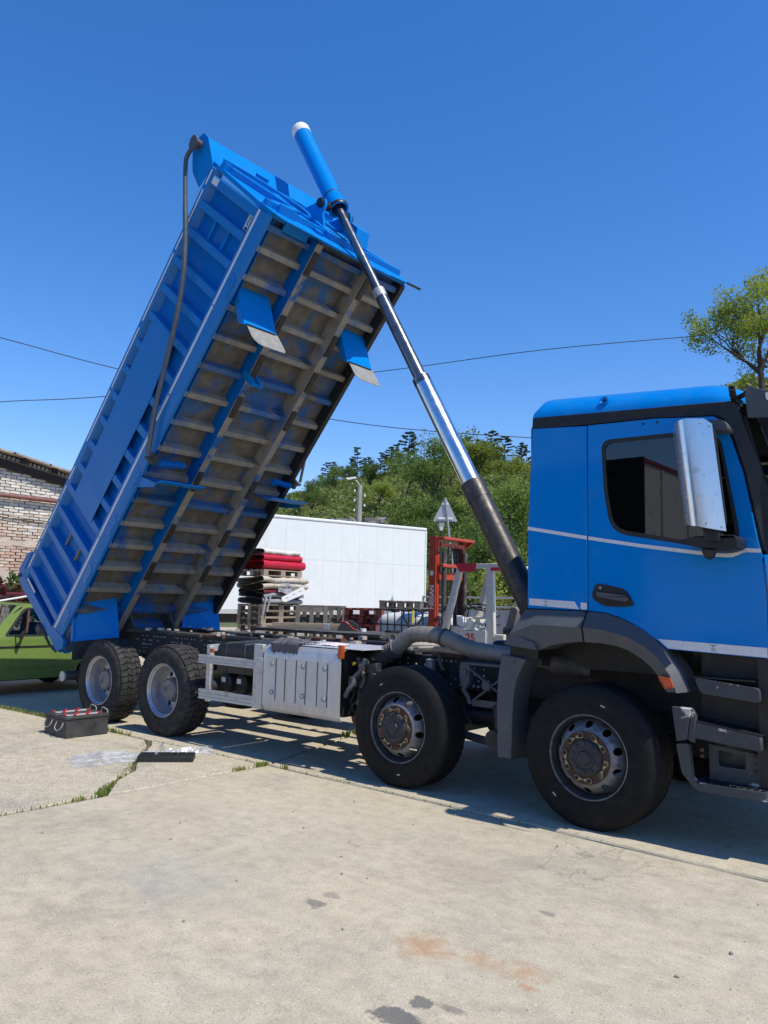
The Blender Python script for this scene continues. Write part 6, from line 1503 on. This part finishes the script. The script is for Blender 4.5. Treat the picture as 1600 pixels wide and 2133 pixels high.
def broadleaf(name, label, m, H, seed, per=46, lsize=.125, crad=.78, spread=.75, cat='tree', group=None, trunk_h=.22, extra=None):
    t = thing(name, label, cat, (0,0,0), 0, group, world=False)
    mb = MB(); tips = []
    p0 = Vector((0,0,-.5)); p1 = Vector((.1*H*.1,0,H*trunk_h)); mb.tube([p0, p0.lerp(p1,.5)+Vector((.05,.03,0)), p1], [H*.026,H*.02,H*.017], 8)
    for k in range(5):
        a = 2*math.pi*k/5+rng.random(); limb(mb, p1*(.75+.25*(k/4)), Vector((math.cos(a)*.75, math.sin(a)*.75, .75+.3*rng.random())).normalized(), H*.27, H*.011, 2, tips, spread)
    limb(mb, p1, Vector((.05,.0,1)), H*.32, H*.014, 2, tips, spread)
    mb.build('trunk', 'bark', t)
    C = cloud([tuple(q) for q in tips], [crad*(.6+.7*rng.random()) for _ in tips], per)
    obj('crown', raw_mesh('crown', leaves(C, lsize), 0, m), None, t)
    return t
def pine(name, label, H, group):
    t = thing(name, label, 'pine tree', (0,0,0), 0, group, world=False)
    mb = MB(); mb.tube([(0,0,-.5),(.1,.05,H*.5),(0,.0,H*.97)], [H*.016,H*.012,H*.003], 7); C = []; R_ = []
    z = H*.38
    while z < H*.97:
        k = rng.integers(2, 5); f = (z/H-.38)/.6; r = H*(.05+.21*(1-f)**.6)*(.6+.6*rng.random())
        for i in range(k):
            a = rng.random()*6.28; e = Vector((math.cos(a)*r, math.sin(a)*r, z+r*.18)); mb.tube([(0,0,z),tuple(e)], [H*.005,H*.002], 4, caps=False)
            for s in (.4,.7,1.0): C.append(Vector((0,0,z)).lerp(e, s)); R_.append(H*.034*(.7+.6*rng.random()))
        z += H*(.05+.045*rng.random())
    mb.build('trunk', 'bark', t)
    obj('crown', raw_mesh('crown', leaves(cloud([tuple(c) for c in C], R_, 46, .42), H*.026, .5, 1.7), 0, 'pine'), None, t)
    return t
def put(root, px, d, s, label, first=False, dz=0, rot=None):
    x, y, z = hill_pt(px, d); z = max(z, 0)+dz; r = rng.random()*6.28 if rot is None else rot
    if first: root.location = (x,y,z); root.rotation_euler = (0,0,r); root.scale = (s,)*3; root['label'] = label; return root
    return dup(root, (x,y,z), r, label, s)
# ridge pines
G1 = 'pines along the ridge'
pA = pine('pine_tree', 'p', 9.5, G1); pB = pine('pine_tree', 'p', 8.0, G1); pC = pine('pine_tree', 'p', 10.5, G1)
pin = [(650,.45),(664,.62),(680,.72),(693,.68),(708,.6),(730,.55),(741,.95),(757,.75),(766,.6),(790,.75),(800,.8),(812,.85),(822,.85),(832,.7),(850,1.05),(860,.7),(930,.6),(975,.9),(993,.8),(1005,.95),(1025,1.0),(1035,.6),(1053,1.05),(1088,.7),(1098,.6)]
for i, (p, s) in enumerate(pin):
    lab = 'dark pine on the ridge, %s counted from the raised body towards the cab' % ['first','second','third','fourth','fifth','sixth','seventh','eighth','ninth','tenth','eleventh','twelfth','thirteenth','fourteenth','fifteenth','sixteenth','seventeenth','eighteenth','nineteenth','twentieth','twenty-first','twenty-second','twenty-third','twenty-fourth','last'][i]
    d = float(np.interp(p, px_k, d_k))-4+6*rng.random(); put((pA,pB,pC)[i%3], p, d, s*1.0, lab, first=(i < 3))
# nearer broadleaf trees
G2 = 'broadleaf trees at the foot of the hill'
tA = broadleaf('broadleaf_tree', 'b', 'leaf', 8, 1, group=G2); tB = broadleaf('broadleaf_tree', 'b', 'leaf_light', 7, 2, per=42, group=G2); tC = broadleaf('broadleaf_tree', 'b', 'leaf_dark', 7.5, 3, group=G2)
near_t = [(0,905,46,.80,'mid green leafy tree at the hill foot left of the road sign'),(1,948,40,.62,'light green small tree right behind the red forklift mast'),(2,985,43,.85,'dark green leafy tree between the road sign and the ram'),
          (0,1012,38,.70,'mid green tree behind the forklift overhead guard'),(2,1052,40,.80,'dark green tree just left of the cab behind the ram'),(1,1080,36,.66,'light green tree touching the back edge of the cab'),
          (0,1062,50,.95,'mid green tree rising above the others left of the cab'),(2,930,58,.9,'dark green tree above the road sign on the slope'),(1,985,60,.95,'light green tree on the slope above the forklift'),
          (0,870,54,.8,'mid green tree on the slope above the trailer end'),(2,1000,52,.6,'dark green low tree below the ram on the slope'),(1,1100,60,1.0,'light green tree on the slope at the cab back window height')]
for i, (k, p, d, s, lab) in enumerate(near_t): put((tA,tB,tC)[k], p, d, s, lab, first=(i in (0,1,2)))
tall = [(0,905,95,1.35,'tall leafy tree standing out of the slope left of the chrome ram section'),(1,975,110,1.75,'tall airy light green tree rising above the ridge behind the ram'),(2,880,120,1.0,'dark crowned tree halfway up the slope left of the ram'),
        (0,940,130,1.2,'round leafy tree below the ridge next to the ram'),(2,770,140,1.0,'dark conical tree halfway up the slope above the trailer'),(0,690,150,.9,'round green tree on the left shoulder of the hill'),(1,1060,120,1.0,'light green tree near the ridge left of the cab'),
        (0,830,165,1.0,'green tree just under the ridge pines'),(2,725,165,.9,'dark green tree under the left ridge pines'),(1,790,105,.8,'light green tree in the middle of the slope'),(0,650,120,.8,'green tree on the slope beside the raised body edge'),(2,1030,150,.9,'dark green tree near the ridge between two pines')]
for k, p, d, s, lab in tall: put((tA,tB,tC)[k], p, d, s, lab)
# tree and thicket on the right above the cab
big = broadleaf('locust_tree', 'large airy yellow green tree standing on the slope above the cab windscreen', 'leaf_light', 11, 5, per=90, lsize=.115, crad=.95, spread=.95, trunk_h=.30)
x, y, z = hill_pt(1604, 62); big.location = (x, y, 15.6); big.rotation_euler = (0,-.10,1.0); big.scale = (1.06,1.06,1.12)
G3 = 'thicket above the cab roof'
for i, (p, d, s, k, dz, lab) in enumerate(((1545,50,.55,2,0,'dark bush peeping over the front of the cab roof'),(1590,48,.62,2,0,'dark bush behind the sun visor'),(1640,50,.7,2,0,'dark bush at the right edge behind the visor'),(1570,56,.6,0,0,'green bush under the large airy tree'))):
    put((tA,tB,tC)[k], p, d, s, lab, dz=-.4)
def bare(name, label, px, d, H, dz=0):
    mb = MB(); tips = []
    limb(mb, Vector((0,0,-.5)), Vector((.05,0,1)), H*.45, H*.016, 3, tips, .7, .1, (2,2)); o = mb.build(name, 'bark'); x, y, z = hill_pt(px, d); o.location = (x, y, z+dz); tag(o, label, 'bare tree', 'bare trees'); return o
bare('bare_tree', 'leafless grey tree on the ridge left of the ram', 862, 150, 11); bare('bare_tree', 'thin leafless tree beside the pines in the middle of the ridge', 842, 120, 9)
bare('bare_tree', 'leafless twigs showing over the middle of the cab roof', 1385, 62, 6.3, -1.0); bare('bare_tree', 'leafless curved twigs over the cab roof nearer the visor', 1440, 60, 5.6, -1.0); bare('bare_tree', 'small leafless tree on the left shoulder of the hill', 715, 180, 7)
# rocks band at the foot
rk_ = MB()
for i in range(300):
    p = rng.uniform(575, 800); d = rng.uniform(86, 93); x, y, z = hill_pt(p, d); s = rng.uniform(.25,.8)
    rk_.cbox((x, y, z+rng.uniform(-.3,.9)), (s*2.2, s*1.2, s*.5), Matrix.Rotation(rng.random()*3, 3, 'Z') @ Matrix.Rotation(rng.normal()*.12, 3, 'X'))
rk_.build('rock_ledge', 'rock', kind='stuff', smooth=0, bevel=0); bpy.data.objects['rock_ledge']['label'] = 'pale layered rock ledge above the trailer roof'
# scrub over the whole slope
Cs = []; Ss = []
for i in range(4800):
    p = rng.uniform(430, 1760) if rng.random() < .85 else rng.uniform(-600, 430); e, dr, d0 = hill_par(p)
    d = d0-1+(dr+8-d0)*rng.random()**.8
    if 575 < p < 815 and 60 < d < 94: continue
    x, y, z = hill_pt(p, d); z = max(z, 0); r = rng.uniform(.8, 1.9)*(1+.25*(d > 120)); n = 105
    q = rng.normal(size=(n,3)); q /= np.linalg.norm(q, axis=1)[:,None]; q[:,2] = np.abs(q[:,2])*1.05; q *= (rng.random(n)**.35)[:,None]*r
    Cs.append(q+np.array([x,y,z-.1])); Ss.append(np.full(n, .19+.0016*d))
sc_ = obj('hillside_scrub', raw_mesh('hillside_scrub', leaves(np.concatenate(Cs), np.concatenate(Ss), .2, 1.3), 0, 'scrub'), None, kind='stuff'); sc_['label'] = 'dense green scrub covering the hillside'
# small plants by the brick wall
def shrub(name, label, m, loc, r, n, ls, cat='shrub'):
    t = thing(name, label, cat, loc, 0, None, world=False); mb = MB(); tips = []
    for k in range(6): a = k*1.05; limb(mb, Vector((0,0,0)), Vector((math.cos(a)*.5,math.sin(a)*.5,1)).normalized(), r*.8, .012, 1, tips, .6)
    mb.build('stem', 'bark', t); obj('foliage', raw_mesh('foliage', leaves(cloud([tuple(q) for q in tips], [r*.28]*len(tips), n), ls), 0, m), None, t); return t
shrub('leafy_shrub', 'dark green leafy shrub beside the brick wall above the green car', 'leaf_dark', (-12.05,1.75,.55), 1.0, 26, .09)
shrub('purple_shrub', 'purple leaved shrub at the left picture edge in front of the plaster', 'leaf_red', (-12.2,1.12,.55), .95, 16, .08)
# ================================================================ WEEDS AND STONES
Vg = []
def tuft(x, y, n, h, spread):
    for i in range(n):
        a = rng.random()*6.28; bx, by = x+rng.normal()*spread, y+rng.normal()*spread*.6; hh = h*(.4+.8*rng.random()); w = .0035+.004*rng.random(); lx, ly = math.cos(a)*hh*.6*rng.random(), math.sin(a)*hh*.6*rng.random(); px_, py_ = -math.sin(a)*w, math.cos(a)*w
        Vg.append([(bx-px_,by-py_,-.02),(bx+px_,by+py_,-.02),(bx+lx*.5+px_*.8,by+ly*.5+py_*.8,hh*.65),(bx+lx,by+ly,hh)])
for (x0,y0),(x1,y1),k,n,h in (((-3.25,-1.86),(-4.1,-1.05),22,7,.022),((-3.26,-1.9),(-3.45,-1.7),7,22,.03),((-4.2,-.98),(-5.1,-.24),12,4,.018),((-3.22,-.55),(-3.23,-.42),3,22,.035),((-3.22,-.3),(-3.23,-.14),4,24,.04),((-3.0,-.15),(-2.96,-.16),1,26,.045),((-3.78,1.5),(-3.86,1.95),6,22,.06),((-3.4,.6),(-3.8,1.7),8,6,.03),
    ((-8.6,-.33),(-6.7,-.25),34,16,.055),((-6.1,-.22),(-5.5,-.22),8,14,.045),((-3.22,-4.2),(-3.24,-1.9),26,5,.02),((-3.22,-2.2),(-3.24,-1.95),3,10,.035),((-2.7,-.16),(-.3,-.165),22,4,.016),((-5.0,-.22),(-3.4,-.17),12,4,.02)):
    for i in range(k): t_ = (i+rng.random())/k; tuft(x0+(x1-x0)*t_, y0+(y1-y0)*t_, n, h, .028)
wd = obj('joint_weeds', raw_mesh('joint_weeds', np.array(Vg).reshape(-1,3), 0, 'grass'), None, kind='stuff'); wd['label'] = 'green weeds growing in the joints of the concrete'
stn = MB()
for i in range(120):
    if i < 60: x, y = rng.uniform(-3.1, 3.5), rng.uniform(-4.3, -.3)
    else: x, y = rng.uniform(-7, -3.3), rng.uniform(-3, -.3)
    s = rng.uniform(.003,.009) if rng.random() < .95 else rng.uniform(.009,.013)
    stn.cbox((x, y, s*.3+.003), (s*1.6, s*1.2, s), Matrix.Rotation(rng.random()*3, 3, 'Z') @ Matrix.Rotation(rng.random(), 3, 'X'))
so = stn.build('loose_grit', 'mortar', kind='stuff', smooth=0); so['label'] = 'scattered grit and small stones on the concrete'

# ================================================================ TRAILER BEHIND THE CAMERA (seen mirrored in the side window)
rt_ = thing('parked_trailer', 'pale trailer with red edging mirrored in the cab side window', 'trailer', (-1.0, -10.5, 0), R(-58), world=False)
MB().box(0, 9, -2.5, 0, 2.75, 4.0).build('upper_box', 'alu_dull', rt_); MB().box(0, 9, -2.5, -.01, 1.1, 2.55).build('lower_box', 'grey_tarp', rt_); MB().box(0, 9, -2.5, .04, 2.55, 2.75).build('band', 'steel_black', rt_)
MB().box(-.01, 9.02, -.02, .03, 4.0, 4.07).build('edge', 'dark_red', rt_); MB().box(-.04, -.002, -2.52, .035, 1.0, 4.08).build('end_wall', 'steel_black', rt_); MB().box(.1, 9, -2.3, -.2, .5, 1.08).build('trailer_chassis', 'steel_black', rt_)
for k in range(6): MB().box(.8+k*1.3, .88+k*1.3, .001, .03, 2.76, 3.98).build('post', 'alu_dull', rt_)
for s in (1.2, 2.5):
    for y0 in (-.3, -2.4): MB().cyl((s, y0, .5), (s, y0+.28, .5), .5, None, 24).build('tyre', 'tyre', rt_)
rt_.location = (-2.42, -7.0, 0); rt_.rotation_euler = (0,0,R(-90))
